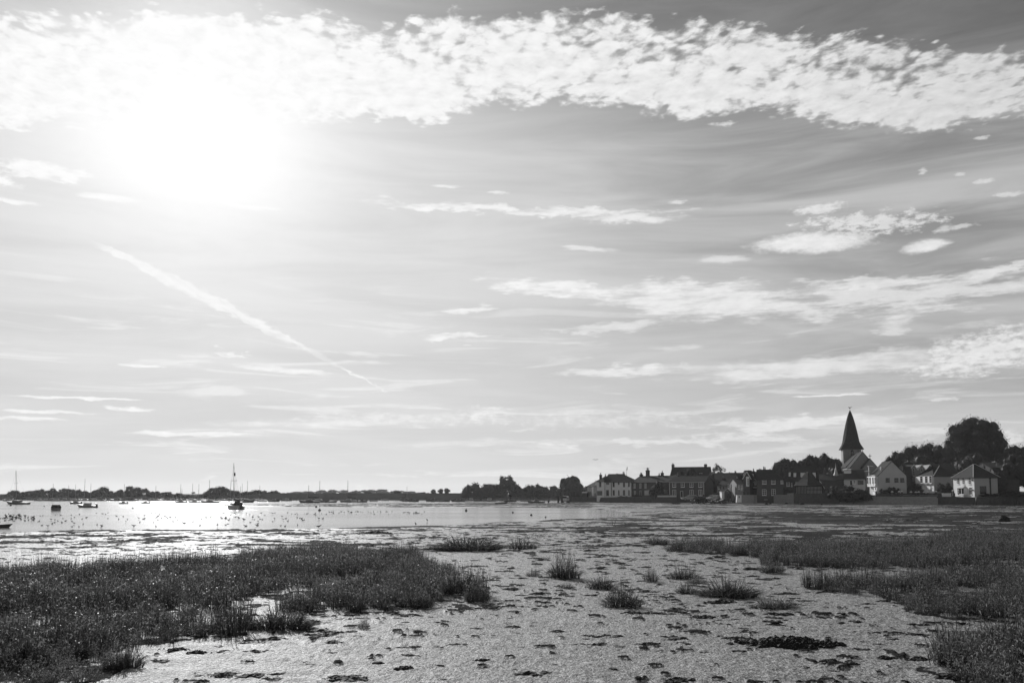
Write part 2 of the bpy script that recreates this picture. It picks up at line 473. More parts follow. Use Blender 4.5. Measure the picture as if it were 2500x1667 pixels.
# ------------------------------------------------------------------ the mud, the water, the land
def pxcol(X, Y): return CX + F * X / (Y * CP - EYE * SP)
def mud_fields(X, Y):
    px = pxcol(X, Y)
    edge = (fbm(X * 0.05, Y * 0.09, 4, 5) - 0.5)
    Yn = np.interp(px, [-900, 0, 500, 800, 1100, 1300, 1450, 1560, 1700], [56, 57.5, 62, 64.5, 70.5, 76, 90, 108, 128])
    Yf = np.interp(px, [-900, 420, 440, 600, 700, 1000, 1200, 1400, 1500, 1560, 1700], [900, 900, 222, 190, 178, 171, 168, 156, 140, 118, 128])
    Yb = np.interp(px, [-900, 430, 440, 600, 700, 900, 1200, 1390, 1400, 1410], [900, 900, 223, 205, 212, 228, 236, 240, 900, 900])
    s1 = np.minimum(Y / Yn - 1, 1 - Y / Yf) + edge * 0.16
    s2 = (Y / Yb - 1) + edge * 0.05
    s = np.maximum(s1, s2)
    inside = sstep(s, -0.012, 0.05)
    far = sstep(Y, 45, 110)
    streak = fbm(X * 0.035, Y * 0.085, 4, 9) - 0.5        # long low ribs, seen as bands
    med = fbm(X * 0.45, Y * 0.55, 4, 21) - 0.5
    fine = fbm(X * 2.3, Y * 2.6, 4, 33, 0.6) - 0.5
    grit = fbm(X * 9.0, Y * 8.0, 3, 41, 0.7) - 0.5
    # lumps of weed and worm casts
    l1 = fbm(X * 2.3 + 40, Y * 3.4, 4, 55, 0.6); l2 = fbm(X * 0.12, Y * 0.2, 3, 61)
    lump = sstep(l1 + (l2 - 0.5) * 0.34, 0.72, 0.79)
    a2 = fbm(X * 0.30 + 9, Y * 0.42, 5, 71, 0.62) + (fbm(X * 0.02, Y * 0.06, 3, 77) - 0.5) * 0.45 + (fbm(X * 1.3, Y * 1.5, 3, 79) - 0.5) * 0.22
    side = sstep(px, 1350, 2050) * sstep(Y, 24, 70)
    algae = sstep(a2 + side * 0.13 - (1 - side) * 0.012, 0.535, 0.60) * sstep(Y, 24, 55)
    wet = sstep(fbm(X * 0.05 + 3, Y * 0.16, 4, 91) + med * 0.3, 0.50, 0.60) * sstep(Y, 40, 80)
    z = 0.045 + med * (0.07 - 0.03 * far) + fine * 0.022 + grit * 0.04 * (1 - far) + lump * 0.045 + algae * 0.035
    z = z + streak * 0.05 * far - wet * 0.045 * far
    z = z * (1 - inside) + inside * (-0.22)
    bank = sstep(px, 520, 680) * (1 - sstep(px, 1400, 1480)) * sstep(Y / Yf, .985, 1.03) * (1 - sstep(Y / Yb, .97, 1.0)) * sstep(med + fine + .22 + edge * .5, .08, .30)
    weed = np.clip(lump * 0.9 + algae + bank, 0, 1)
    return z, weed, wet, inside
def ground_height(x, y):
    z, *_ = mud_fields(np.array([x]), np.array([y])); return float(z[0])

# outlines of the marsh grass beds on the ground (photo points)
LEFT = [(-420, 1452), (-420, 1400), (-150, 1398), (0, 1402), (120, 1392), (250, 1386), (420, 1378), (560, 1372), (640, 1352), (760, 1345), (900, 1350), (1010, 1356), (1060, 1382), (1100, 1392), (1145, 1404), (1060, 1418), (1010, 1432), (1060, 1440), (1130, 1444), (1180, 1450), (1190, 1472), (1060, 1476), (1020, 1492), (900, 1498), (760, 1502), (695, 1496), (690, 1474), (640, 1456), (605, 1470), (600, 1496), (420, 1500), (500, 1524), (610, 1530), (600, 1552), (520, 1558), (420, 1580), (330, 1590), (240, 1600), (100, 1622), (-60, 1640), (-420, 1680)]
RF = [[(1640, 1338), (1720, 1330), (1800, 1346), (1900, 1332), (2050, 1336), (2200, 1330), (2320, 1312), (2500, 1306), (2950, 1306), (2950, 1395), (2500, 1392), (2280, 1392), (2080, 1390), (1900, 1384), (1870, 1388), (1840, 1362), (1720, 1356), (1660, 1350)]]
RN = [[(1958, 1444), (1990, 1428), (2140, 1424), (2250, 1404), (2420, 1398), (2950, 1392), (2950, 1540), (2500, 1524), (2310, 1518), (2180, 1492), (2150, 1462), (2050, 1452)]]
CORN = [[(2262, 1612), (2300, 1592), (2400, 1578), (2600, 1566), (2950, 1560), (2950, 1760), (2480, 1745), (2330, 1668), (2280, 1650)]]
LC = [[(-420, 1660), (-420, 1610), (0, 1604), (200, 1590), (330, 1584), (240, 1606), (270, 1640), (200, 1690), (-420, 1760)]]
def inpoly(x, y, poly):
    c = np.zeros(len(x), bool); n = len(poly)
    for i in range(n):
        x1, y1 = poly[i]; x2, y2 = poly[(i + 1) % n]
        hit = ((y1 > y) != (y2 > y)) & (x < (x2 - x1) * (y - y1) / (y2 - y1 + 1e-9) + x1); c ^= hit
    return c
WATER_Z = -0.05
def build_mud():
    NC, NR = 1180, 690
    pxs = np.linspace(-1100, 3500, NC); Ys = 6.5 * (300 / 6.5) ** np.linspace(0, 1, NR)
    P, Y = np.meshgrid(pxs, Ys)
    X = (P - CX) / F * (Y * CP - EYE * SP)
    z, weed, wet, ins = mud_fields(X, Y)
    # dark peaty soil under the plants
    wx = X + (fbm(X * .7, Y * .7, 4, 7) - .5) * 1.2; wy = Y + (fbm(X * .7 + 50, Y * .7, 4, 8) - .5) * 2.0
    for poly in [LEFT] + RF + RN + CORN + LC:
        q = [G(a, b) for a, b in poly]
        m_ = inpoly(wx.ravel(), wy.ravel(), [(e.x, e.y) for e in q]).reshape(X.shape)
        lo_ = .22 if poly in LC else .40
        weed = np.maximum(weed, m_ * sstep(fbm(X * 2.6, Y * 2.2, 4, 3, .65), lo_, lo_ + .2) * .9)
    V = np.stack([X, Y, z], -1).reshape(-1, 3)
    i = np.arange(NR * NC).reshape(NR, NC)
    Fq = np.stack([i[:-1, :-1], i[:-1, 1:], i[1:, 1:], i[1:, :-1]], -1).reshape(-1, 4)
    m = bpy.data.materials.new('wet_mud'); m.use_nodes = True; nt = m.node_tree; E.nt = nt
    p = nt.nodes['Principled BSDF']
    tc = nt.nodes.new('ShaderNodeTexCoord'); v = tc.outputs['Object']
    def att(n):
        a = nt.nodes.new('ShaderNodeAttribute'); a.attribute_name = n; return E(a.outputs['Fac'])
    def nz(sc_, d=4, r=0.6):
        n = nt.nodes.new('ShaderNodeTexNoise'); nt.links.new(v, n.inputs['Vector'])
        n.inputs['Scale'].default_value = sc_; n.inputs['Detail'].default_value = d; n.inputs['Roughness'].default_value = r
        return E(n.outputs[0])
    w = att('weed'); wt = att('wet')
    mp = nt.nodes.new('ShaderNodeMapping'); mp.inputs['Scale'].default_value = (1.0, 0.5, 1.0); nt.links.new(tc.outputs['Object'], mp.inputs[0])
    v = mp.outputs[0]; n4 = nz(30.0, 3, 0.7); n5 = nz(12.0, 2, 0.6); v = tc.outputs['Object']
    n1 = nz(1.7); n2 = nz(14.0, 3, 0.7); n3 = nz(5.5, 5, 0.75); n0 = nz(0.16, 3)
    wj = (w + (n2 - 0.5) * 0.5 * w.smooth(0.02, 0.3)).smooth(0.25, 0.62)
    alb = (MUD_A + (n1 - 0.5) * 0.10 + (n0 - 0.5) * 0.12 + (n2 - 0.5) * 0.34) * n3.smooth(0.36, 0.60, 0.62, 1.15) * n4.smooth(0.36, 0.64, 0.34, 1.46) * n5.smooth(0.33, 0.50, 0.60, 1.05)
    alb = alb.max(0.03)
    alb = alb + (0.028 - alb) * wj
    c = nt.nodes.new('ShaderNodeCombineColor')
    for k in range(3): nt.links.new(alb.v, c.inputs[k])
    nt.links.new(c.outputs[0], p.inputs['Base Color'])
    rg = (MUD_R + (n1 - 0.5) * 0.3 + wj * 0.4 - wt * 0.12).max(0.12).min(1.0)
    nt.links.new(rg.v, p.inputs['Roughness'])
    p.inputs['IOR'].default_value = 1.36
    sp = 0.34 - wj * 0.26 + wt * 0.16
    nt.links.new(sp.v, p.inputs['Specular IOR Level'])
    b = nt.nodes.new('ShaderNodeBump'); b.inputs['Distance'].default_value = MUD_B
    hh = nz(18.0, 3, 0.7) + n4 * 0.6
    nt.links.new(hh.v, b.inputs['Height']); nt.links.new(b.outputs[0], p.inputs['Normal'])
    me = np_mesh('mud_flat', V, Fq, m)
    for n_, a_ in (('weed', weed), ('wet', wet)):
        at = me.attributes.new(n_, 'FLOAT', 'POINT'); at.data.foreach_set('value', a_.astype(np.float32).ravel())
    o = link('mud_flat', me); tag(o, kind='structure')
    # the same mud goes on below and beyond as a plain sheet
    mb = MB(); mb.add([(-2500, -60, -0.6), (2500, -60, -0.6), (2500, 3000, -0.6), (-2500, 3000, -0.6)], [(0, 1, 2, 3)])
    tag(mb.build('ground', M['land']), kind='structure')
MUD_A, MUD_R, MUD_B = 0.35, 0.60, 0.055
build_mud()

def build_water():
    m = bpy.data.materials.new('shallow_water'); m.use_nodes = True; nt = m.node_tree
    p = nt.nodes['Principled BSDF']; p.inputs['Base Color'].default_value = (0.10, 0.10, 0.10, 1)
    p.inputs['Roughness'].default_value = 0.13; p.inputs['IOR'].default_value = 1.40
    tc = nt.nodes.new('ShaderNodeTexCoord')
    mp = nt.nodes.new('ShaderNodeMapping'); mp.inputs['Scale'].default_value = (0.55, 1.0, 1)
    nt.links.new(tc.outputs['Object'], mp.inputs[0])
    n = nt.nodes.new('ShaderNodeTexNoise'); nt.links.new(mp.outputs[0], n.inputs[0])
    n.inputs['Scale'].default_value = 2.2; n.inputs['Detail'].default_value = 3
    E.nt = nt
    g = nt.nodes.new('ShaderNodeTexNoise'); g.inputs['Scale'].default_value = 0.03; g.inputs['Detail'].default_value = 3
    mp2 = nt.nodes.new('ShaderNodeMapping'); mp2.inputs['Scale'].default_value = (0.5, 2.2, 1); nt.links.new(tc.outputs['Object'], mp2.inputs[0])
    nt.links.new(mp2.outputs[0], g.inputs[0])
    rough_patch = E(g.outputs[0]).smooth(0.42, 0.60)
    sp = nt.nodes.new('ShaderNodeSeparateXYZ'); nt.links.new(tc.outputs['Object'], sp.inputs[0])
    amp = (rough_patch * 0.12 + 0.02) * E(sp.outputs[1]).smooth(50, 170, 0.30, 1.0)
    b = nt.nodes.new('ShaderNodeBump'); nt.links.new(amp.v, b.inputs['Distance'])
    nt.links.new(n.outputs[0], b.inputs['Height']); nt.links.new(b.outputs[0], p.inputs['Normal'])
    mb = MB(); mb.add([(-2500, 15, WATER_Z), (2500, 15, WATER_Z), (2500, 2900, WATER_Z), (-2500, 2900, WATER_Z)], [(0, 1, 2, 3)])
    tag(mb.build('water', m), kind='structure')
build_water()

def loft(name, rows, m, smooth=True):
    n = len(rows[0]); V = [p for r in rows for p in r]; Fq = []
    for j in range(len(rows) - 1):
        for i in range(n - 1):
            a = j * n + i; Fq.append((a, a + 1, a + n + 1, a + n))
    me = np_mesh(name, V, Fq, m, smooth=smooth)
    return tag(link(name, me), kind='structure')
def build_far_shore():
    random.seed(4)
    cols = list(range(-3800, 1480, 20))
    H = lambda px: float(np.interp(px, [-3800, 560, 640, 1120, 1170, 1480], [0.9, 0.9, 2.75, 2.75, 1.2, 1.0]))
    prof = [(338, lambda h: -0.4), (344, lambda h: 0.12), (356, lambda h: 0.45), (372, lambda h: 0.30 * h + 0.3), (388, lambda h: 0.62 * h + 0.2), (396, lambda h: h), (415, lambda h: h), (600, lambda h: h + 0.3), (2900, lambda h: h + 1.0)]
    rows = []
    for D, f in prof:
        r = []
        for px in cols:
            z = f(H(px)) + (random.uniform(-.08, .08) if 340 < D < 420 else 0)
            d = D + (random.uniform(-2, 2) if 340 < D < 400 else 0)
            r.append((XatD(px, d, z), d, z))
        rows.append(r)
    loft('far_shore', rows, M['land'])
build_far_shore()

VIL = [(1388, 262, 0.05), (1400, 258, 1.15), (1440, 257, 1.2), (1500, 252, 1.4), (1600, 241, 1.4), (1640, 234, 1.2), (1648, 233, 0.28), (1740, 224, 0.28), (1852, 217, 0.3),
       (1886, 214.5, 0.3), (1890, 214, 1.9), (1905, 213.5, 1.9), (1938, 212, 2.3), (2025, 208, 2.2), (2110, 206, 1.2), (2285, 200, 1.2), (2290, 199.6, 2.05), (2400, 194, 1.75), (2500, 190, 1.75), (3600, 150, 1.8)]
def vil(px): return (float(np.interp(px, [a[0] for a in VIL], [a[1] for a in VIL])), float(np.interp(px, [a[0] for a in VIL], [a[2] for a in VIL])))
def build_village_ground():
    rows = []
    for k, (dd, up) in enumerate(((0.6, -0.05), (4, 0.0), (14, 0.35), (40, 0.9), (150, 1.8), (2500, 3.0))):
        r = []
        for px, D, z in VIL:
            ex = 1.0 if px > 2030 else (0.35 if px > 1880 else 0.1)
            if dd == 0.6: zz = z - 0.06
            else: zz = z + up * ex
            if dd >= 14 and 1645 < px < 1888: zz += 0.6
            if dd > 30: zz = max(zz, 1.4)
            r.append((XatD(px, D + dd, zz), D + dd, zz))
        rows.append(r)
    loft('village_ground', rows, M['garden'])
    # pale concrete road along the foot of the walls
    top = []; bot = []
    pts = [(1640, 1.6), (1700, 6), (1780, 8), (1850, 7), (1900, 6), (2000, 5), (2100, 4.5), (2200, 3.5), (2290, 2.5), (2420, 2.2), (2600, 2)]
    for px, w in pts:
        D, _ = vil(px)
        top.append((XatD(px, D + 0.3, 0.3), D + 0.3, 0.30 if 1640 < px < 1890 else 0.26)); bot.append((XatD(px, D - w, 0.12), D - w, 0.13))
    low = [(x, y - 1.5, -0.25) for x, y, z in bot]
    loft('shore_road', [low, bot, top], M['concrete'])
build_village_ground()

# haze: one closed box of thin air round everything
def build_haze():
    m = bpy.data.materials.new('haze_air'); m.use_nodes = True; nt = m.node_tree
    nt.nodes.remove(nt.nodes['Principled BSDF'])
    v = nt.nodes.new('ShaderNodeVolumePrincipled')
    v.inputs['Color'].default_value = (0.95, 0.95, 0.95, 1); v.inputs['Density'].default_value = 0.00010
    v.inputs['Anisotropy'].default_value = 0.45
    nt.links.new(v.outputs[0], nt.nodes['Material Output'].inputs['Volume'])
    mb = MB(); mb.box(-2700, 2700, -90, 3100, -1.6, 34)
    tag(mb.build('haze', m), kind='stuff')
build_haze()

# ------------------------------------------------------------------ houses
WIN = {}
def win_meshes(w, h, nx, ny, frame, style):
    key = (round(w, 1), round(h, 1), nx, ny, frame, style)
    if key in WIN: return WIN[key]
    w, h = key[0], key[1]
    t = 0.07; b = 0.045
    f = MB()
    f.box(-w/2, -w/2 + t, -0.06, 0, 0, h); f.box(w/2 - t, w/2, -0.06, 0, 0, h)
    f.box(-w/2 + t, w/2 - t, -0.06, 0, 0, t); f.box(-w/2 + t, w/2 - t, -0.06, 0, h - t, h)
    for i in range(1, nx):
        x = -w/2 + w * i / nx; q = b if nx > 2 or i != 1 else 0.06
        f.box(x - q/2, x + q/2, -0.05, 0, t, h - t)
    for j in range(1, ny):
        z = h * j / ny; f.box(-w/2 + t, w/2 - t, -0.047, 0, z - b/2, z + b/2)
    pane = MB().box(-w/2 + t, w/2 - t, -0.02, 0, t, h - t)
    sill = MB().box(-w/2 - 0.08, w/2 + 0.08, -0.14, 0, -0.10, -0.002)
    WIN[key] = (f.mesh('window', M[frame]), pane.mesh('pane', M['glass']), sill.mesh('sill', M[frame]))
    return WIN[key]

class House:
    def __init__(s, name, label, pl, Dl, pr, Dr, yb, ye, yr, depth, roof='gable', wall='white', tile='tile', hipl=0.0, hipr=0.0,
                 ov=0.28, cat='house', left=None, group=None, z0=None):
        A = W(pl, yb, Dl); B = W(pr, yb, Dr)
        s.a = math.atan2(B.y - A.y, B.x - A.x); s.w = math.hypot(B.x - A.x, B.y - A.y); s.d = depth; s.D = Dl
        s.ze = W(pl, ye, Dl).z - A.z
        dm = (Dl + Dr) / 2 + (depth / 2 * math.cos(s.a) if roof != 'cross' else 0)
        pm = (pl + pr) / 2
        s.zr = W(pm, yr, dm).z - A.z
        s.M = Matrix.Translation(A) @ Matrix.Rotation(s.a, 4, 'Z'); s.Mi = s.M.inverted()
        s.root = empty(name, A, s.a, label, cat, group)
        s.px = Dl / F
        w, d, ze, zr = s.w, s.d, s.ze, s.zr
        sunk = -1.2
        wb = MB(); rb = MB(); t = 0.14
        wallm = M[wall]; leftm = M[left] if left else wallm
        if roof == 'flat':
            wb.box(0, w, 0, d, sunk, ze); rb.box(-0.1, w + 0.1, -0.1, d + 0.1, ze + 0.002, ze + 0.16)
        elif roof == 'cross':
            g = [(0, 0, sunk), (w, 0, sunk), (w, 0, ze), (w/2, 0, zr), (0, 0, ze)]
            wb.prism(g, [(x, d, z) for x, y, z in g])
            sl = (zr - ze) / (w / 2); o = ov
            for sgn in (0, 1):
                xe = -o if sgn == 0 else w + o
                wb_ = [(xe, -0.12, ze - o * sl + t + 0.01), (w/2, -0.12, zr + t + 0.01), (w/2, d + 0.12, zr + t + 0.01), (xe, d + 0.12, ze - o * sl + t + 0.01)]
                if sgn: wb_ = wb_[::-1]
                rb.slab(wb_, t)
        else:
            if hipl == 0 and hipr == 0:
                g = [(0, 0, sunk), (0, d, sunk), (0, d, ze), (0, d/2, zr), (0, 0, ze)]
                wb.prism(g, [(w, y, z) for x, y, z in g])
            else:
                wb.box(0, w, 0, d, sunk, ze)
                if hipl == 0: wb.prism([(0.0, 0, ze), (0.0, d, ze), (0.0, d/2, zr)], [(0.2, 0, ze), (0.2, d, ze), (0.2, d/2, zr)])
                if hipr == 0: wb.prism([(w - .2, 0, ze), (w - .2, d, ze), (w - .2, d/2, zr)], [(w, 0, ze), (w, d, ze), (w, d/2, zr)])
            o = ov; sl = (zr - ze) / (d / 2); z_o = ze - o * sl + t + 0.01; zt = zr + t + 0.01
            xl = -o if hipl else -0.12; xr = w + o if hipr else w + 0.12
            rl = hipl if hipl else -0.12; rr = w - hipr if hipr else w + 0.12
            rb.slab([(xl, -o, z_o), (xr, -o, z_o), (rr, d/2, zt), (rl, d/2, zt)], t)
            rb.slab([(xr, d + o, z_o), (xl, d + o, z_o), (rl, d/2, zt), (rr, d/2, zt)], t)
            if hipl: rb.slab([(xl, d + o, z_o), (xl, -o, z_o), (rl, d/2, zt)], t)
            if hipr: rb.slab([(xr, -o, z_o), (xr, d + o, z_o), (rr, d/2, zt)], t)
            s.hip = (xl, xr, rl, rr, o, z_o, zt)
        s.wallo = wb.build('wall', wallm, s.root)
        s.roof = rb.build('roof', M[tile], s.root)
    def loc(s, px, py, face='F', off=0.0):
        o = s.Mi @ Vector((0, 0, EYE)); dr = (s.Mi.to_3x3() @ ray(px, py))
        if face == 'F': k = (off - o.y) / dr.y
        elif face == 'L': k = (off - o.x) / dr.x
        else: k = (s.w + off - o.x) / dr.x
        return o + dr * k
    def win(s, px, py, w, h, face='F', nx=2, ny=2, frame='paint', off=0.0, sill=True, name='window', units='px'):
        """py is the middle of the opening; w, h in photo pixels (or metres)"""
        k = s.px if units == 'px' else 1.0
        w, h = max(0.3, w * k), max(0.3, h * k)
        p = s.loc(px, py, face, off)
        fm, pm, sm = win_meshes(w, h, nx, ny, frame, name)
        o = link(name, fm, s.root)
        p = p - Vector((0, 0, h / 2))
        o.location = p; o.rotation_euler = (0, 0, {'F': 0, 'L': -math.pi / 2, 'R': math.pi / 2}[face])
        link('pane', pm, o)
        if sill: link('sill', sm, o)
        return o
    def door(s, px, y0, y1, w, face='F', m='timber', off=0.0):
        a = s.loc(px, y1, face, off); b = s.loc(px, y0, face, off); h = b.z - a.z; w = w * s.px
        mb = MB(); mb.box(-w/2 + .07, w/2 - .07, -0.03, 0, 0, h - 0.07, 0)
        mb.box(-w/2, -w/2 + .07, -0.06, 0, 0, h, 1); mb.box(w/2 - .07, w/2, -0.06, 0, 0, h, 1); mb.box(-w/2 + .07, w/2 - .07, -0.06, 0, h - .07, h, 1)
        o = mb.build('door', [M[m], M['paint']], s.root); o.location = a
        o.rotation_euler = (0, 0, {'F': 0, 'L': -math.pi / 2, 'R': math.pi / 2}[face])
        k = MB(); k.tube((w * .28, -0.03, h * .48), (w * .28, -0.10, h * .48), 0.035, 0.045, 6)
        k.build('handle', M['metal'], o)
        return o
    def box(s, name, px0, px1, y0, y1, face='F', t=0.1, m='paint', off=0.0, parent=None, back=0.0):
        """a plain proud piece of trim between two photo columns and rows"""
        a = s.loc(px0, y1, face, off); b = s.loc(px1, y0, face, off)
        mb = MB()
        if face == 'F': mb.box(min(a.x, b.x), max(a.x, b.x), off - t, off + back, min(a.z, b.z), max(a.z, b.z))
        elif face == 'L': mb.box(off - t, off + back, min(a.y, b.y), max(a.y, b.y), min(a.z, b.z), max(a.z, b.z))
        else: mb.box(s.w + off, s.w + off + t, min(a.y, b.y), max(a.y, b.y), min(a.z, b.z), max(a.z, b.z))
        return mb.build(name, M[m], parent or s.root)
    def chimney(s, px, ytop, w, ybot=None, pots=2, m='brick', yy=None, poth=0.55):
        yy = s.d / 2 if yy is None else yy
        p = s.loc(px, ytop, 'F', yy); wm = w * s.px
        zb = (s.loc(px, ybot, 'F', yy).z if ybot else s.zr) - 1.2
        top = p.z - (poth if pots else 0)
        mb = MB(); x, y = p.x, yy; dd = max(0.45, wm * 0.42)
        mb.box(x - wm/2 + .06, x + wm/2 - .06, y - dd + .06, y + dd - .06, zb, top - 0.28)
        mb.box(x - wm/2, x + wm/2, y - dd, y + dd, top - 0.28, top - 0.1); mb.box(x - wm/2 + .07, x + wm/2 - .07, y - dd + .07, y + dd - .07, top - 0.1, top)
        o = mb.build('chimney', M[m], s.root)
        for i in range(pots):
            q = MB(); xx = x + ((i + .5) / pots - .5) * wm * 0.8
            hh = poth * (1.0 if i % 2 == 0 else 0.82)
            q.lathe([(top, .15), (top + hh * .8, .11), (top + hh * .82, .15), (top + hh, .14)], 8, c=(xx, y))
            q.build('chimney_pot', M['pot'], o)
        return o
    def dormer(s, px, py, w, h, m='paint', tile=None, nx=2, ny=2, hipped=False, yy=None):
        """box dormer: front centre at photo px,py"""
        # walk back along the roof slope until the ray meets it
        sl = (s.zr - s.ze) / (s.d / 2)
        o = s.Mi @ Vector((0, 0, EYE)); dr = s.Mi.to_3x3() @ ray(px, py + h / 2)
        k = (s.ze + sl * (-o.y) * -1 * -1 - o.z) / dr.z if False else None
        # plane z = ze + sl*y
        k = (s.ze + sl * o.y - o.z) / (dr.z - sl * dr.y)
        p = o + dr * k
        wm, hm = w * s.px, h * s.px
        L = hm / sl + 0.6
        mb = MB(); mb.box(p.x - wm/2, p.x + wm/2, p.y, p.y + L, p.z - 0.2, p.z + hm)
        d = mb.build('dormer', M[m], s.root)
        r = MB()
        if hipped:
            r.prism([(p.x - wm/2 - .2, p.y - .2, p.z + hm), (p.x + wm/2 + .2, p.y - .2, p.z + hm), (p.x, p.y + .5, p.z + hm + .8)], [(p.x - wm/2 - .2, p.y + L, p.z + hm), (p.x + wm/2 + .2, p.y + L, p.z + hm), (p.x, p.y + L + .5, p.z + hm + .8)])
        else:
            r.slab([(p.x - wm/2 - .12, p.y - .15, p.z + hm + .12), (p.x + wm/2 + .12, p.y - .15, p.z + hm + .12), (p.x + wm/2 + .12, p.y + L, p.z + hm + .2), (p.x - wm/2 - .12, p.y + L, p.z + hm + .2)], .115)
        r.build('dormer_roof', M[tile] if tile else s.roof.data.materials[0], d)
        fm, pm, sm = win_meshes(max(.5, wm - .3), max(.5, hm - .25), nx, ny, 'paint', 'd')
        wdw = link('dormer_window', fm, d, (p.x, p.y, p.z + .1)); 
        return d
    def hipline(s, name, a, b, m='lead', r=0.09):
        mb = MB(); mb.tube(a, b, r, r, 6); return mb.build(name, M[m], s.root)

H = {}
# 1 end house with the long roof sloping left
h = House('corner_house', 'flint house at the seaward end, its long dark roof sloping down to the left', 1433, 262, 1457, 256.5, 1212, 1187, 1163, 9, wall='flint', hipl=3.5)
for px in (1437, 1441): h.win(px, 1193, 4, 8, nx=1); h.win(px, 1207, 3, 8, nx=1)
h.box('white_bay', 1447, 1450.5, 1188, 1211, t=0.35, m='paint')
h.win(1453, 1195, 3.4, 14, nx=2, ny=4); h.win(1455, 1177, 2.4, 10, nx=1, ny=2, off=-0.02)
# 2 white corner house and white terrace
h = House('white_house', 'tall white corner house with a big dark ground floor window, beside the white terrace', 1457, 253, 1475, 252.5, 1214, 1175, 1163.5, 8.5, wall='white', hipl=3.2, ov=.35)
h.win(1465.5, 1182, 5, 13, nx=2, ny=2, frame='timber', sill=False); h.win(1464, 1203, 12, 11, nx=3, ny=2, frame='timber', sill=False)
h.chimney(1466.5, 1154, 7, pots=1, m='brick'); h.chimney(1478, 1157, 4, pots=1)
h = House('white_terrace', 'white rendered terrace of two storeys with arched doorways and a wide dark roof', 1475, 253.5, 1541, 250, 1213, 1176, 1157.5, 9, wall='white', hipr=4.0, ov=.4)
h.win(1483.5, 1179, 7, 7, nx=3, ny=1, frame='timber', sill=False); h.door(1483.5, 1195, 1210, 8)
h.box('downpipe', 1492.3, 1493.3, 1176, 1210, t=.12, m='timber')
for px in (1498, 1523.5): h.win(px, 1182.5, 4.6, 12, nx=2, ny=2, frame='timber', sill=False)
h.win(1510.5, 1179.5, 3, 7, nx=1, frame='timber', sill=False); h.win(1535.5, 1182, 4, 12, nx=2, ny=2, frame='timber', sill=False)
for px in (1498.5, 1523.5): h.win(px, 1202.5, 4.6, 13, nx=2, ny=2, frame='timber', sill=False)
for px in (1511, 1535.7): h.door(px, 1195.5, 1209.5, 4.2)
h.chimney(1507, 1155, 4.6, 1160, pots=2, poth=.5); h.chimney(1522.5, 1151, 6.5, 1158, pots=2, poth=.7)
h.box('skylight', 1527.5, 1530.5, 1160, 1164, t=.04, m='glass', off=2.6)
mb = MB(); p = h.loc(1529.6, 1157, 'F', 4.4); q = h.loc(1530.6, 1140, 'F', 4.4)
mb.tube(p - Vector((0, 0, .6)), q, .05, .03); mb.box(q.x, q.x + .16, q.y - .02, q.y + .02, q.z - .85, q.z + .1); mb.box(q.x - .25, q.x, q.y - .02, q.y + .02, q.z - .85, q.z - .65)
mb.build('aerial', M['metal'], h.root)
# 3 brick terrace with the tall stack
h = House('brick_terrace', 'dark brick terrace with pale window surrounds and one tall chimney stack', 1541, 250.5, 1634, 241, 1213, 1178, 1162, 9, wall='brick', ov=.3)
for px in (1549.8, 1563.5, 1576): h.win(px, 1185, 5.2, 11, nx=2, ny=4)
h.win(1550.3, 1203, 5, 10, nx=2, ny=3); h.door(1563.8, 1197, 1210, 4.6)
h.box('eaves_board', 1541, 1592, 1177.6, 1179, t=.12, m='pale')
h.box('porch', 1580.5, 1592, 1196.5, 1208.5, t=1.4, m='pale', back=-.01); h.win(1585.5, 1203, 3.2, 5, off=-1.42, nx=1, ny=1, frame='timber', sill=False)
h.box('garden_shed', 1613, 1630, 1195, 1204, t=1.6, m='pale', back=-.01)
h.chimney(1565.5, 1153, 7, 1162, pots=2); h.chimney(1581.3, 1141.3, 8.5, 1162, pots=2, poth=.75); h.chimney(1609.3, 1154.5, 3, 1162, pots=1); h.chimney(1616.8, 1149, 5.6, 1162, pots=1, poth=.55)
mb = MB(); p = h.loc(1581, 1143.5, 'F', 4.5); mb.tube(p + Vector((-1.4, 0, 0)), p + Vector((1.0, 0, .25)), .025, .025); mb.tube(p + Vector((0, 0, -.5)), p + Vector((0, 0, .4)), .03, .03); mb.build('aerial', M['metal'], h.root)
# 4 big house behind with a chimney on each gable
h = House('tall_gabled_house', 'large dark house standing behind the row with a chimney on each gable end', 1636, 262, 1730, 258, 1210, 1166, 1140.5, 10, wall='brick', ov=.25)
h.chimney(1643, 1130.5, 7.2, 1141, pots=2, poth=.45); h.chimney(1722.5, 1131.5, 7.4, 1141, pots=2, poth=.25)
h.win(1710.5, 1157, 7.5, 4.5, nx=3, ny=1, off=1.6, sill=False)
# 5 brick front house
h = House('brick_house', 'dark brick house with four white casement windows upstairs and white downpipes', 1635, 236, 1722, 231, 1217, 1177.6, 1163, 7.5, wall='brick', ov=.3, hipr=0)
h.box('gutter', 1634, 1721, 1176.3, 1178, t=.36, m='pale', back=-.02)
for px in (1646, 1667, 1688.2, 1709.7): h.win(px, 1183, 9, 11, nx=2, ny=2)
for px in (1646.3, 1688.4, 1709.9): h.win(px, 1202.3, 9, 14, nx=2, ny=3)
h.door(1664.5, 1198, 1216, 7)
for px in (1634.9, 1718.3): h.box('downpipe', px - .5, px + .5, 1178, 1207, t=.14, m='pale')
h.win(1724, 1203, .01, .01) if False else None
h.box('notice_board', 1719.2, 1720.6, 1200, 1205, t=.08, m='pale') if False else None
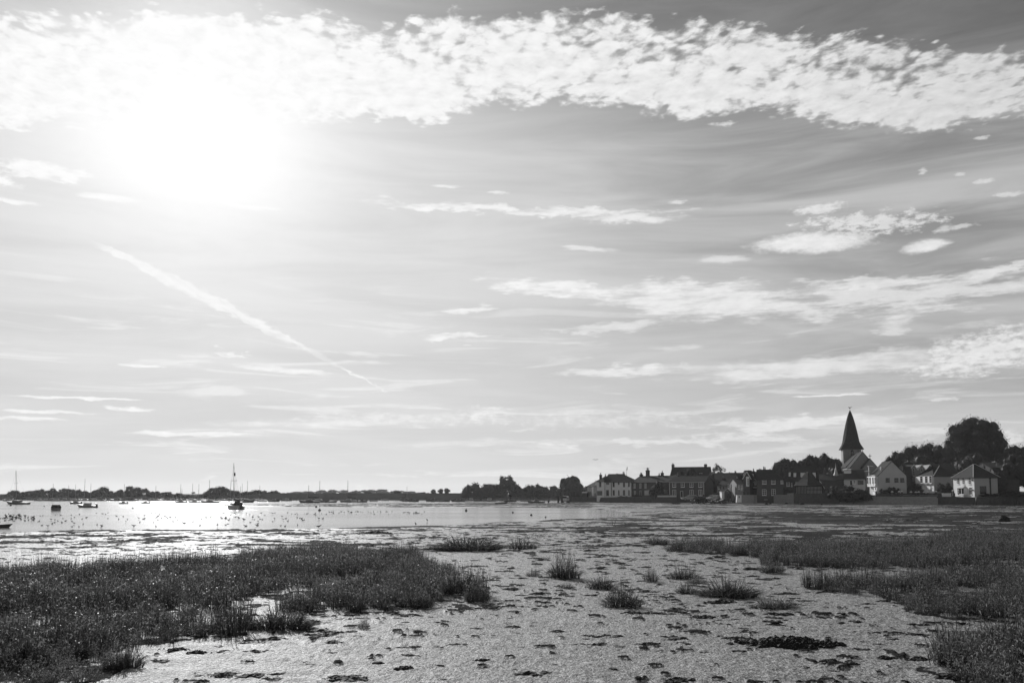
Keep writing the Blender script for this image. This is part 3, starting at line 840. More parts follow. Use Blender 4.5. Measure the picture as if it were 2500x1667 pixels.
# 6 small flint cottage, 7 flint house with pale slope
h = House('flint_cottage', 'low flint cottage with two small upper windows, left of the pale roofed house', 1751, 231, 1774, 229, 1219, 1185.5, 1172, 7, wall='flint', tile='tile', ov=.2)
for px in (1758.5, 1767): h.win(px, 1190.5, 2.6, 6, nx=1, ny=2, frame='timber', sill=False)
h.chimney(1796.5 - 30, 1162, 5, 1172, pots=2)
h = House('flint_house', 'flint house with a pale roof slope and a rendered gable end', 1791.5, 224, 1809, 223, 1218, 1181, 1160, 10.5, roof='cross', wall='cream_shade', tile='slate', left='flint', ov=.25)
fx = MB(); fx.box(-.06, -.003, 0.1, 10.4, -1.0, h.ze - .02); fx.build('flint_facing', M['flint'], h.root)
for py in (1186, 1194): h.win(1785, py, 1.0, 1.1, 'L', nx=2, ny=2, off=-.06, units='m')
h.win(1778.5, 1186, .8, 1.0, 'L', nx=1, ny=2, off=-.06, units='m')
h.box('side_door', 1775, 1777.5, 1200, 1216, 'L', t=.2, m='timber', off=-.06)
h = House('arched_porch', 'dark arched porch with a lead topped roof in front of the flint cottage', 1771, 221.5, 1782, 221, 1218, 1198, 1193, 2.2, roof='cross', wall='timber', tile='lead', cat='porch', ov=.15)
h.win(1776, 1201, 3.5, 6, nx=1, ny=1, sill=False)
h = House('white_pillar_porch', 'bright white column shaped porch between the parked cars and the flint cottage', 1762.5, 221, 1768.5, 221, 1219, 1201, 1198, 2.2, roof='flat', wall='white', tile='white', cat='porch')
# 8 the gabled inn
h = House('gabled_inn', 'tall inn with a narrow steep front gable edged in white boards', 1816, 220, 1831, 219, 1222, 1166, 1151, 10, roof='cross', wall='brick', tile='tile', ov=.45)
for s_, (xa, xb) in enumerate(((1812.5, 1823.3), (1823.3, 1834))):
    a = h.loc(xa, 1170, 'F', -.2); b = h.loc(xb, 1151, 'F', -.2)
    if s_: a = h.loc(xb, 1170, 'F', -.2); b = h.loc(xa, 1151, 'F', -.2)
    mb = MB(); mb.tube(a, b, .09, .09, 4); mb.build('barge_board', M['paint'], h.root)
h.box('oriel_window', 1823.5, 1829.5, 1163, 1187, t=.5, m='paint', back=-.01)
h.win(1826.5, 1176, 4.4, 17, nx=2, ny=4, off=-.52, sill=False)
for px in (1817.5, 1826): h.win(px, 1205, 6, 10, nx=3, ny=2, frame='timber')
h = House('inn_wing', 'lower wing of the inn with a lean roof and hanging lamps', 1799, 220, 1815.8, 220, 1222, 1180, 1169, 7, wall='flint', tile='tile', ov=.2)
h.win(1804, 1189, 4, 9, nx=2, ny=3); h.win(1811, 1188, 4, 8, nx=2, ny=3); h.box('sign_board', 1808.5, 1812.5, 1190, 1198, t=.1, m='pale')
h.box('lamp_bracket', 1801.5, 1804, 1187.5, 1188.5, t=.3, m='paint')
h = House('inn_side_wing', 'narrow brick wing of the inn with bright upper windows, against the dark brick hall', 1831.6, 221, 1847, 221, 1222, 1166, 1149, 9, wall='brick', tile='tile', ov=.15)
h.dormer(1838, 1160, 5, 8, m='paint', nx=2, ny=2)
for px in (1834.5, 1837.5): h.win(px, 1173, 2.4, 8, nx=1, ny=3)
h.win(1844, 1175.5, 4.4, 14, nx=2, ny=5, frame='paint'); h.box('canopy', 1838.5, 1845.5, 1188.5, 1190.5, t=.9, m='paint'); h.win(1844.5, 1203, 6.5, 11, nx=3, ny=2, frame='timber')
h.win(1835.5, 1204, 4, 9, nx=2, ny=3)
for px, yt, w_ in ((1828, 1147, 3), (1839.5, 1143.5, 5)): h.chimney(px, yt, w_, 1149, pots=1, poth=.6)
# 9 dark brick hall
h = House('brick_hall', 'large dark brick house with a tall hipped roof at the slipway', 1848, 217, 1913, 215, 1225, 1170.3, 1147, 9, wall='brick', tile='tile', hipr=2.6, ov=.25)
for px, w_ in ((1865.8, 9.6), (1888, 9.6)): h.win(px, 1175.5, w_, 11, nx=3, ny=3)
h.win(1865.8, 1201.5, 9.6, 14, nx=2, ny=3); h.win(1888.5, 1201.5, 9.6, 14, nx=2, ny=3); h.win(1909, 1175, 6, 10, nx=2, ny=3)
for px, yt, w_, n_ in ((1853.8, 1143.5, 2, 1), (1857.5, 1144, 3.4, 1), (1866, 1138.5, 8, 2), (1879, 1144.5, 2, 1)): h.chimney(px, yt, w_, 1147, pots=n_, poth=.75)
h.box('drain_cover', 1865, 1874, 1218.7, 1219.7, t=.06, m='pale')
# 10 dormer house
h = House('dormer_house', 'brick house with a row of white dormers in a dark roof above the sea wall', 1914, 232, 1990, 229, 1208, 1174, 1139, 10, wall='brick', tile='tile', ov=.3, hipl=3.0)
for px, py, w_, h_ in ((1940.5, 1159.5, 6, 11), (1960, 1159.5, 10, 12), (1987.5, 1158.5, 6.5, 10)): h.dormer(px, py, w_, h_, m='paint', nx=2, ny=3)
h.dormer(1928, 1158, 4.5, 11, m='paint', nx=1, ny=2)
for px, w_ in ((1924, 7), (1945, 5), (1954, 5)): h.win(px, 1181, w_, 11, nx=2, ny=4)
h.win(1933, 1183, 3, 8, nx=1, ny=2)
# 11 timber framed pavilion with a bell shaped roof
zb = W(1975, 1203.5, 219).z; c = W(1975, 1203.5, 219 + 2.4)
pv = empty('timber_pavilion', (c.x, c.y, zb), 0.35, 'half timbered pavilion with a steep bell shaped dark roof behind the sea wall', 'pavilion')
MB().box(-2.4, 2.4, -2.0, 2.0, -1, 1.95).build('wall', M['cream_shade'], pv)
mb = MB()
for x in np.linspace(-2.4, 2.4, 12): mb.box(x - .09, x + .09, -2.06, -2.0, -.5, 1.95)
for z_ in (-.1, .9, 1.8): mb.box(-2.4, 2.4, -2.05, -2.002, z_ - .08, z_ + .08)
for y in np.linspace(-2.0, 2.0, 8): mb.box(-2.46, -2.4, y - .09, y + .09, -.5, 1.95)
mb.build('timber_frame', M['timber'], pv)
mb = MB(); k = math.sqrt(2)
mb.lathe([(1.75, 2.75 * k), (1.95, 2.75 * k), (2.6, 2.1 * k), (3.6, 1.35 * k), (4.6, .95 * k), (5.3, .55 * k), (5.5, .2)], 4, ph=math.pi / 4); mb.build('roof', M['tile'], pv)
h = House('small_gable_house', 'small dark house whose white edged gable peeps out right of the timber pavilion', 1992, 222, 2014, 221, 1208, 1192, 1176, 6, roof='cross', wall='brick', tile='tile', ov=.3)
a = h.loc(1992, 1193, 'F', -.2); b = h.loc(2003, 1175.5, 'F', -.2); a2 = h.loc(2014, 1193, 'F', -.2)
for p_, q_ in ((a, b), (b, a2)): MB().tube(p_, q_, .08, .08, 4).build('barge_board', M['paint'], h.root)
# 12 house behind with the little pointed turret
h = House('turret_house', 'dark tiled house behind the pavilion with a pale pointed turret on its roof', 2003, 236, 2062, 234, 1206, 1172, 1158, 9, wall='brick', tile='tile', ov=.3)
p = h.loc(2041, 1160, 'F', 3.6)
mb = MB(); mb.lathe([(p.z - 1.2, .75), (p.z, .68), (p.z + .9, .42), (p.z + 1.8, .22), (p.z + 2.0, .1), (p.z + 2.3, .14), (p.z + 2.5, .07), (p.z + 3.4, .03)], 8, c=(p.x, p.y)); mb.build('turret', M['lead'], h.root)
h.chimney(2013, 1141, 7, 1158, pots=1)
h = House('row_house', 'long dark roofed house with a white dormer strip behind the big bush', 2061, 224, 2113, 222, 1204, 1170.5, 1148, 9, wall='pale', tile='tile', ov=.3)
h.dormer(2069.5, 1152.5, 16, 8, m='paint', nx=4, ny=1)
h.door(2078, 1172, 1184, 6); h.win(2086, 1176, 5, 8); h.win(2101, 1177, 13, 11, nx=3, frame='timber', sill=False)
h.box('fascia', 2061, 2112, 1170, 1171.6, t=.35, m='pale', back=-.02)
# 13 church
zb = W(2080, 1150, 250).z; c = W(2079.5, 1150, 252.8)
ch = empty('church', (c.x, c.y, zb), R(-15), 'stone church with a tall dark shingled broach spire and a weathercock', 'church')
k = 250 / F
zt = W(2080, 1096.5, 252.8).z - zb; za = W(2076, 1003, 252.8).z - zb; half = 21.0 * k
MB().box(-half, half, -half, half, -7, zt).build('tower', M['flint'], ch)
mb = MB(); mb.box(-.45, .45, -half - .03, -half, zt - 2.6, zt - .7); mb.lathe([(zt - .7, .45), (zt - .4, .3), (zt - .2, .05)], 8, c=(0, -half + .2)) 
mb.build('belfry_opening', M['glass'], ch)
mb = MB(); rings = []
def oct_ring(z, r, sq):
    o = []
    for q in range(8):
        a = q * math.pi / 4
        rr = r * ((1 / max(abs(math.cos(a)), abs(math.sin(a)))) * sq + (1.06) * (1 - sq))
        o.append((rr * math.cos(a), rr * math.sin(a), z))
    return o
prof = [(1097.2, 26.0, 1), (1096.2, 26.0, 1), (1086, 21.8, .75), (1078, 19.2, .4), (1070, 17.6, .15), (1055, 14.8, 0), (1035, 10.8, 0), (1018, 6.6, 0), (1008, 3.4, 0), (1002, .9, 0)]
V = []
for y, hw, sq in prof: V += oct_ring(W(2076, y, 252.8).z - zb, hw * k, sq)
Fs = [(i * 8 + j, i * 8 + (j + 1) % 8, (i + 1) * 8 + (j + 1) % 8, (i + 1) * 8 + j) for i in range(len(prof) - 1) for j in range(8)]
Fs += [tuple(range(7, -1, -1)), tuple((len(prof) - 1) * 8 + j for j in range(8))]
mb.add(V, Fs); mb.build('spire', M['shingle'], ch)
mb = MB(); mb.tube((0, 0, za - .4), (0, 0, za + .75), .06, .04); zc = za + .8
mb.add([(-.42, -.04, zc + .35), (-.2, -.04, zc), (.15, -.04, zc), (.32, -.04, zc + .25), (.55, -.04, zc + .32), (.42, -.04, zc + .42), (.2, -.04, zc + .3), (-.1, -.04, zc + .22), (-.3, -.04, zc + .5),
        (-.42, .04, zc + .35), (-.2, .04, zc), (.15, .04, zc), (.32, .04, zc + .25), (.55, .04, zc + .32), (.42, .04, zc + .42), (.2, .04, zc + .3), (-.1, .04, zc + .22), (-.3, .04, zc + .5)],
       [tuple(range(8, -1, -1)), tuple(range(9, 18))] + [(i, (i + 1) % 9, 9 + (i + 1) % 9, 9 + i) for i in range(9)])
mb.build('weathercock', M['metal'], ch)
def church_part(name, pl, pr, D, yb, ye, yr, depth, rot):
    A = W(pl, yb, D); w = (pr - pl) * D / F; ze = W(pl, ye, D).z - A.z; zr = W((pl + pr) / 2, yr, D).z - A.z
    X = Matrix.Translation(A) @ Matrix.Rotation(R(rot), 4, 'Z'); Xl = (Matrix.Translation((c.x, c.y, zb)) @ Matrix.Rotation(R(-15), 4, 'Z')).inverted() @ X
    g = [(0, 0, -6), (w, 0, -6), (w, 0, ze), (w/2, 0, zr), (0, 0, ze)]
    o = MB().prism(g, [(x, depth, z) for x, y, z in g], X=Xl).build(name, M['flint'], ch)
    sl = (zr - ze) / (w / 2); rb = MB()
    for xe in (-.3, w + .3):
        q = [(xe, -.1, ze - .3 * sl + .18), (w/2, -.1, zr + .18), (w/2, depth, zr + .18), (xe, depth, ze - .3 * sl + .18)]
        if xe > 0: q = q[::-1]
        rb.slab(q, .16, X=Xl)
    rb.build('roof', M['slate'], o)
    cr = MB(); cr.box(w/2 - .06, w/2 + .06, -.06, .06, zr + .1, zr + 1.3, X=Xl); cr.box(w/2 - .4, w/2 + .4, -.058, .058, zr + .75, zr + .9, X=Xl); cr.build('cross', M['stone'], o)
church_part('chancel', 2078, 2134, 237.5, 1150, 1139, 1103.5, 4.6, -10)
church_part('nave', 2068, 2122, 243.5, 1150, 1138, 1107, 8, -10)
church_part('side_chapel', 2108, 2140, 234.5, 1150, 1140, 1120, 3, -10)
# 14 white gabled house
h = House('white_gabled_house', 'pale gabled house end-on to the water, bay of white sash windows on its left side', 2145, 207.5, 2214, 206.5, 1203, 1161, 1126, 8.2, roof='cross', wall='pale', tile='tile', ov=.22)  # white gable toned down as shade, while the sunlit bay stays white
for px in (2167, 2188.5, 2202.5): h.win(px, 1171, 9, 10.5, nx=2, ny=1, frame='timber')
bx = MB(); bx.box(-.7, -.003, .15, 7.6, 1.6, h.ze - .05); bx.box(-.35, -.004, .15, 4.0, -1, 1.6); bx.build('bay', M['white'], h.root)
for px in (2119, 2124.5): h.win(px, 1173, 1.25, 1.7, 'L', nx=1, ny=2, off=-.7, units='m')
for px in (2131.5, 2137): h.win(px, 1173, 1.05, 1.7, 'L', nx=1, ny=2, off=-.7, units='m')
for px in (2132, 2138): h.win(px, 1193, .9, .7, 'L', nx=1, ny=1, off=-.35, units='m')
h.box('white_fascia', 2113, 2125, 1148.8, 1150.4, 'L', t=.3, m='paint', off=-.4); h.box('gutter', 2128, 2138, 1158.5, 1160, 'L', t=.3, m='paint', off=-.35)
h.chimney(2124, 1138, 8, 1150, pots=0, m='flint', yy=7.2); h.box('chimney_cap', 2118, 2130.5, 1136.8, 1138, t=.5, m='paint', off=7.4)
h.box('roof_window', 2149, 2153, 1139, 1147, t=.3, m='paint', off=2.5); 
# 15 dark link and triple gabled house
h = House('link_building', 'dark roofed building between the pale gabled house and the triple gabled house', 2213, 228, 2228, 227.5, 1202, 1164, 1138, 9, wall='timber', tile='tile', ov=.2)
h.box('roof_light', 2213.5, 2225, 1135, 1138, t=.2, m='lead', off=4.2)
h = House('triple_gabled_house', 'house with a row of three small white edged gables behind the hipped white house', 2223, 233, 2345, 232, 1202, 1155, 1133, 12, wall='flint', tile='tile', ov=.2)
for i, px in enumerate((2231, 2250, 2270)):
    a = h.loc(px - 9.5, 1147, 'F', -1.4); b = h.loc(px, 1134, 'F', -1.4); d_ = h.loc(px + 9.5, 1147, 'F', -1.4)
    mb = MB(); g = [(a.x, -1.4, -1), (d_.x, -1.4, -1), (d_.x, -1.4, d_.z), (b.x, -1.4, b.z), (a.x, -1.4, a.z)]
    mb.prism(g, [(x, 5.0, z) for x, y, z in g]); gb = mb.build('gable', M['flint'], h.root)
    for p_, q_ in ((a, b), (b, d_)): MB().tube(p_ + Vector((0, -.1, .05)), q_ + Vector((0, -.1, .05)), .10, .10, 4).build('barge_board', M['paint'], gb)
    h.win(px + (0.5 if i else 0), 1152 if i == 0 else 1147, 4.6, 18 if i == 0 else 11, nx=1, ny=3, off=-1.42)
h.chimney(2322, 1128, 6, 1135, pots=1)
# 16 white hipped house with a curved bay
h = House('hipped_white_house', 'white house with a hipped dark roof and a curved first floor bay on its left', 2282, 218, 2329, 218, 1200, 1161.5, 1137.5, 9.2, wall='cream_shade', tile='slate', hipl=3.6, hipr=3.0, ov=.35)  # white walls toned down for shade, only the sunlit bay stays white
bx = MB()
n = 7; prof_b = [(-.02, 0.1)] 
pl_ = [(-.003, .02, 1.9), (-.003, 9.0, 1.9), (-.6, 9.0, 1.9), (-.6, 8.6, 1.9), (-.6, .02, 1.9)]
bx.prism([(x, y, h.ze - .03) for x, y, z in pl_][::-1], [(x, y, 2.3) for x, y, z in pl_][::-1])
bx.prism([(x, y, 2.297) for x, y, z in pl_][::-1], [(min(-.003, x + .25), min(y, 7.4), 1.75) for x, y, z in pl_][::-1])
bx.box(-.12, -.004, .02, 6.2, -1.0, 1.74); bx.build('bay', M['white'], h.root)
for px, fr in ((2249.5, 'paint'), (2261.5, 'paint'), (2272, 'paint')): h.win(px, 1170, 1.3, 1.8, 'L', nx=1, ny=3, off=-.6, units='m')
h.door(2273.5, 1190.5, 1198.5, 5, 'L', off=-.12)
xl, xr, rl, rr, o_, zo, zt_ = h.hip
h.hipline('hip_flashing', (xl, -o_, zo), (rl, 4.3, zt_)); 
h.win(2325, 1167, 5, 9, nx=2, ny=2)
# 17 white house on the right with the bay window
h = House('bay_window_house', 'bright white house with shutters and a lead topped bay window, rightmost of the lit houses', 2380.5, 194.5, 2437, 194.5, 1213.5, 1163.5, 1134.5, 9.2, wall='cream_shade', tile='slate', hipl=2.4, hipr=2.4, ov=.45)  # white walls, their shaded sides darkened through the render colour
fx = MB(); fx.box(-.06, -.003, .01, 9.19, -.6, h.ze - .02); fx.build('lit_white_front', M['white'], h.root)  # sunlit side of the same walls, brightened by a whiter skin
for px in (2340, 2352.7, 2368): h.win(px, 1174, .95, 1.5, 'L', nx=2, ny=3, off=-.06, units='m')
for px in (2336.5, 2349.5, 2364): h.box('shutter', px - .9, px + .9, 1166, 1179, 'L', t=.06, m='pale', off=-.06)
for px, py in ((2341, 1199), (2370, 1198)): h.win(px, py, 1.2, 1.7, 'L', nx=2, ny=3, off=-.06, units='m')
a = h.loc(2347, 1208, 'L', -.06); b = h.loc(2362, 1191, 'L', -.06); y0, y1 = min(a.y, b.y), max(a.y, b.y)
bw = MB(); pb = [(-.06, y0, 0), (-.75, y0 + .45, 0), (-.75, y1 - .45, 0), (-.06, y1, 0)]
bw.prism([(x, y, b.z) for x, y, z in pb][::-1], [(x, y, a.z) for x, y, z in pb][::-1]); bay = bw.build('bay_window', M['white'], h.root)
bw = MB(); bw.prism([(-.06, y0 + .8, b.z + .55), (-.3, y0 + .9, b.z + .5), (-.3, y1 - .9, b.z + .5), (-.06, y1 - .8, b.z + .55)][::-1], [(-.06, y0 - .2, b.z), (-.95, y0 + .35, b.z), (-.95, y1 - .35, b.z), (-.06, y1 + .2, b.z)][::-1]); bw.build('bay_roof', M['lead'], bay)
fm, pm, sm = win_meshes(1.0, 1.4, 2, 3, 'paint', 'bay')
for q in (.3, .7):
    o = link('bay_pane', pm, bay, (-.76, y0 + (y1 - y0) * q, a.z + .2)); o.rotation_euler = (0, 0, -math.pi / 2)
for px, py in ((2375, 1172), (2376, 1196)):
    p = h.loc(px, py, 'L', -.06); mb = MB(); mb.lathe([(p.z - .2, .05), (p.z, .22), (p.z + .2, .05)], 8, c=(p.x - .12, p.y)); mb.build('wall_lamp', M['metal'], h.root)
xl, xr, rl, rr, o_, zo, zt_ = h.hip
for nm, p_, q_ in (('hip_flashing', (xl, -o_, zo), (rl, 4.6, zt_)), ('ridge_flashing', (rl, 4.6, zt_), (rr, 4.6, zt_)), ('hip_flashing', (xl, 9.2 + o_, zo), (rl, 4.6, zt_)), ('hip_flashing', (xr, -o_, zo), (rr, 4.6, zt_))): h.hipline(nm, p_, q_, 'lead', .08)
h.win(2397, 1196, 10, 19, nx=2, ny=3, frame='timber', sill=False); h.win(2405, 1196, 5, 19, nx=1, ny=3, frame='timber', sill=False)
h.box('downpipe', 2417, 2418.2, 1164, 1207, t=.12, m='timber')
h.chimney(2401, 1131, 5, 1136, pots=1, yy=6.5)
h = House('back_lane_house', 'dark roof of a house among the trees behind the rightmost white house', 2420, 222, 2458, 222, 1190, 1142, 1130, 8, wall='brick', tile='slate', ov=.3)
h = House('tree_shaded_house', 'dark roofed cottage half hidden in the trees at the right edge', 2438, 200, 2490, 199, 1210, 1168, 1142, 8, wall='brick', tile='tile', ov=.3)
# roofs behind the car park
h = House('back_row_house', 'low dark house behind the flint cottage with a broken line of chimneys', 1724, 246, 1812, 240, 1212, 1176, 1155, 9, wall='brick', tile='tile', ov=.3)
for px, yt, w_ in ((1787, 1153, 3), (1795.5, 1149, 5), (1781, 1152, 2)): h.chimney(px, yt, w_, 1155, pots=2, poth=.5)

# ------------------------------------------------------------------ walls and garden things
def wall_line(name, label, pts, m='stone', t=0.4, cat='wall', cap=None, batter=0.0):
    """pts: (photo column, distance, bottom row or None, z bottom, z top)"""
    root = empty(name, (XatD(pts[0][0], pts[0][1]), pts[0][1], 0), 0, label, cat)
    mb = MB(); cp = MB(); o = root.location
    P = [(Vector((XatD(px, D, zt), D, 0)), zb, zt) for px, D, zb, zt in pts]
    n = len(P)
    for i in range(n - 1):
        (a, zb, zt), (b, zb2, zt2) = P[i], P[i + 1]
        d = (b - a).normalized(); nrm = Vector((-d.y, d.x, 0))
        f = nrm * (-batter)
        q = [a + f, b + f, b + nrm * t, a + nrm * t]; qt = [a, b, b + nrm * t, a + nrm * t]
        zz = [zb, zb2, zb2, zb]; zt_ = [zt, zt2, zt2, zt]
        mb.prism([(p.x - o.x, p.y - o.y, z) for p, z in zip(qt, zt_)], [(p.x - o.x, p.y - o.y, z) for p, z in zip(q, zz)])
        if cap:
            e = nrm * .06
            qc = [a - e, b - e, b + nrm * t + e, a + nrm * t + e]
            cp.prism([(p.x - o.x, p.y - o.y, z + .14) for p, z in zip(qc, zt_)], [(p.x - o.x, p.y - o.y, z + .003) for p, z in zip(qc, zt_)])
    mb.build('stonework', M[m], root)
    if cap: cp.build('coping', M[cap], root)
    return root
def zrow(px, py, D): return W(px, py, D).z
wall_line('quay_wall', 'dark stone quay wall below the white terrace and the brick terrace', [(1396, 257, -.4, zrow(1396, 1212, 257)), (1440, 255, -.4, zrow(1440, 1213, 255)), (1475, 252, -.4, zrow(1475, 1214, 252)), (1540, 246, -.4, zrow(1540, 1212, 246)), (1590, 241, -.4, zrow(1590, 1210, 241)), (1640, 233, -.4, zrow(1640, 1209.5, 233))], 'stone', .5, batter=.25)
BL = ['below the white corner house', 'below the dark doorway of the white terrace', 'below the first arched door of the white terrace', 'at the right end of the white terrace']
for i, px in enumerate((1473, 1487, 1502, 1534)):
    D = vil(px)[0] - .9; x = XatD(px, D)
    b = MB(); b.prism([(-.3, 0, 1.5), (.3, 0, 1.5), (.3, .9, 1.5), (-.3, .9, 1.5)], [(-.45, -.9, -.4), (.45, -.9, -.4), (.45, .9, -.4), (-.45, .9, -.4)])
    o = b.build('wall_buttress', M['stone'], None, loc=(x, D, 0)); tag(o, 'sloping stone buttress of the quay wall ' + BL[i], 'buttress', 'buttresses of the quay wall')
fw = wall_line('white_garden_fence', 'white painted board fence in front of the brick terrace, left of the brick house door', [(1605, 236, zrow(1605, 1213, 236), zrow(1605, 1209, 236)), (1651, 231.5, zrow(1651, 1213, 231.5), zrow(1651, 1208.6, 231.5))], 'pale', .12, 'fence')
wall_line('dark_garden_wall', 'dark brick wall below the white board fence', [(1603, 235.6, -.3, zrow(1605, 1212.9, 235.6)), (1652, 231, -.3, zrow(1651, 1212.9, 231))], 'brick', .4)
wall_line('slipway_wall', 'pale grey block wall of the inn terrace beside the slipway', [(1812, 216.5, -.2, zrow(1812, 1209, 216.5)), (1840, 214.5, -.2, zrow(1840, 1209, 214.5))], 'concrete', 2.0, cap='concrete')
wall_line('lit_sea_wall', 'sunlit part of the stone sea wall between the dark brick house and the pavilion', [(1888.5, 213.5, -.2, zrow(1888, 1207.5, 213.5)), (1921, 212.5, -.2, zrow(1921, 1207, 212.5)), (1922, 212.4, -.2, zrow(1922, 1203.5, 212.4)), (1938, 211, -.2, zrow(1937, 1203, 211))], 'flint', .5)  # lit part: sunlight put in as paler stone than beyond the corner
wall_line('dark_sea_wall', 'long dark sea wall under the pavilion, rounding the corner of its sunlit part', [(1938.2, 211, -.2, zrow(1937, 1203, 211)), (1950, 209.4, -.2, zrow(1950, 1203.5, 209.4)), (2026, 206.8, -.2, zrow(2026, 1204, 206.8)), (2075, 206, -.2, zrow(2075, 1209, 206))], 'stone', .5, batter=.15)
wall_line('upper_garden_wall', 'low garden wall with pale coping above the stone bank', [(2112, 206, .6, zrow(2112, 1209.5, 206)), (2200, 203, .6, zrow(2200, 1209, 203)), (2290, 200, .6, zrow(2290, 1210, 200))], 'stone', .35, cap='concrete')
wall_line('back_garden_wall', 'stone garden wall behind the capped posts in front of the hipped white house', [(2140, 204.5, 1.2, zrow(2140, 1204.5, 204.5)), (2240, 202, 1.2, zrow(2240, 1203.5, 202)), (2332, 199, 1.2, zrow(2332, 1203, 199))], 'stone', .3)
wall_line('right_sea_wall', 'tall dark sea wall below the bay window house', [(2287, 198.8, -.3, zrow(2290, 1212, 198.8)), (2380, 193.4, -.3, zrow(2380, 1213.2, 193.4)), (2384, 192.2, -.3, zrow(2384, 1213, 192.2)), (2500, 188, -.3, zrow(2500, 1212.5, 188)), (2900, 172, -.3, 1.8)], 'stone', .5, batter=.3)
for i, px in enumerate((2425, 2457, 2484)):
    D = float(np.interp(px, [2384, 2500], [192.2, 188])) - .75; x = XatD(px, D)
    b = MB(); b.prism([(-.15, 0, 1.3), (.15, 0, 1.3), (.15, .7, 1.3), (-.15, .7, 1.3)], [(-.3, -.9, -.3), (.3, -.9, -.3), (.3, .6, -.3), (-.3, .6, -.3)])
    tag(b.build('wall_buttress', M['timber'], None, loc=(x, D, 0)), 'slanting dark prop of the sea wall, ' + ('nearest', 'second', 'third')[i] + ' to the right of the bay window house', 'buttress', 'props of the right sea wall')
# rough stone bank
rows = []
random.seed(8)
for f in range(5):
    r = []
    for px in range(2050, 2291, 6):
        D0 = float(np.interp(px, [2050, 2290], [206.5, 199.3])); zt = zrow(px, 1210.5, D0) - .1; u = f / 4
        if px < 2112: zt = zt * (0.35 + 0.65 * (px - 2050) / 62)
        D = D0 - 2.6 * (1 - u); z = -.25 + (zt + .25) * u ** .8 + random.uniform(-.14, .14) * (0 < f < 4)
        r.append((XatD(px, D, z), D, z))
    rows.append(r)
loft('stone_bank', rows, M['rubble'])
# steps at the left end of the bank
st = empty('stone_steps', (XatD(2118, 204), 202.4, 0), 0, 'pale stone steps slanting up the bank from the shore road', 'steps')
for i in range(7):
    MB().box(-.2 - .9 + i * .22, .2 + i * .22, i * .28, i * .28 + .34, -.2, .22 + i * .22).build('step', M['concrete'], st)
# short piers with white caps
PIER = [(2139, 1199), (2178, 1199.5), (2195, 1199.5), (2202, 1199), (2224, 1200), (2236, 1200.5), (2243, 1200), (2256, 1200.5), (2266, 1200.5), (2285, 1199), (2327, 1197)]
PL = ['below the left bay of the pale gabled house', 'below the first window of the gabled house', 'first of a pair under the gabled house', 'second of a pair under the gabled house', 'just right of the pale gabled house', 'first of two left of the hipped house', 'second of two left of the hipped house', 'at the corner of the hipped white house', 'under the door of the hipped white house', 'under the shaded side of the hipped white house', 'touching the bay window house']
for (px, py), tx in zip(PIER, PL):
    D = float(np.interp(px, [2112, 2290, 2340], [204, 200.6, 197])); z = zrow(px, py, D); w = .5 if px != 2139 else .75
    rt = empty('garden_pier', (XatD(px, D, z), D, 0), 0, 'dark post with a white cap ' + tx, 'pier', 'white capped posts along the garden wall')
    MB().box(-.16, .16, -.16, .16, z - 1.3, z - .14).build('shaft', M['stone'], rt)
    MB().lathe([(z - .14, w * .62), (z - .06, w * .66), (z + .06, w * .4), (z + .14, .08)], 8).build('cap', M['paint'], rt)
wt = wall_line('white_trough', 'white rimmed trough on the garden wall right of the hipped white house', [(2300, 199.6, 1.2, zrow(2300, 1203.6, 199.6)), (2322, 199, 1.2, zrow(2322, 1203.4, 199))], 'white', .5, 'trough')
# white kiosk by the slipway
z = zrow(1805, 1226, 214); kx = empty('white_kiosk', (XatD(1806, 214), 214, z), 0, 'small white cabinet shaped hut beside the slipway wall', 'hut')
MB().prism([(-.6, 0, 1.75), (.5, 0, 1.75), (.5, .9, 1.75), (-.6, .9, 1.75)], [(-.75, 0, 0), (.5, 0, 0), (.5, .9, 0), (-.75, .9, 0)]).build('body', M['paint'], kx)
MB().box(-.65, .55, -.06, .95, 1.753, 1.85).build('roof', M['paint'], kx)
MB().box(-.22, .0, -.03, -.002, 1.15, 1.6).build('window', M['glass'], kx)
# street lamp left of the flint cottage, timber piles, stump
def lamp(px, ytop, D, zb, label):
    zt = zrow(px, ytop, D); r = empty('street_lamp', (XatD(px, D), D, zb), 0, label, 'street lamp')
    MB().tube((0, 0, 0), (0, 0, zt - zb), .07, .045).build('pole', M['metal'], r)
    MB().box(-.32, .12, -.1, .1, zt - zb + .003, zt - zb + .14).build('lantern', M['paint'], r)
lamp(1757, 1194, 226, .3, 'tall street lamp with a pale lantern in front of the flint cottage')
def pile(px, ytop, D, w, label):
    zt = zrow(px, ytop, D); o = MB().tube((0, 0, -.4), (.05, 0, zt), w, w * .85, 8).build('timber_pile', M['timber'], None, loc=(XatD(px, D), D, 0)); tag(o, label, 'post')
pile(1363, 1210, 240, .32, 'left one of two thick timber posts at the water edge by the white vehicle')
pile(1371.5, 1209, 238, .32, 'right one of two thick timber posts at the water edge by the white vehicle')
pile(1376.5, 1197, 244, .09, 'thin tall pole behind the two thick timber posts')
st_ = MB(); st_.lathe([(-.2, .25), (.4, .22), (.75, .28), (.95, .12)], 7); st_.tube((.1, 0, .75), (.5, 0, .5), .1, .06)
tag(st_.build('dark_stump', M['timber'], None, loc=(XatD(1339, 236), 236, 0)), 'dark forked stump standing at the water edge left of the timber posts', 'stump')
wall_line('seaward_wall', 'broken dark wall and fence at the seaward tip of the village', [(1384, 259, -.2, zrow(1384, 1212, 259)), (1415, 257, -.2, zrow(1415, 1209, 257)), (1434, 256, -.2, zrow(1434, 1212, 256))], 'timber', .4)
hs = House('dark_shed', 'small dark shed left of the seaward corner house', 1420, 259, 1431, 258.5, 1212, 1204, 1201, 3, wall='timber', tile='timber', cat='shed', ov=.1)
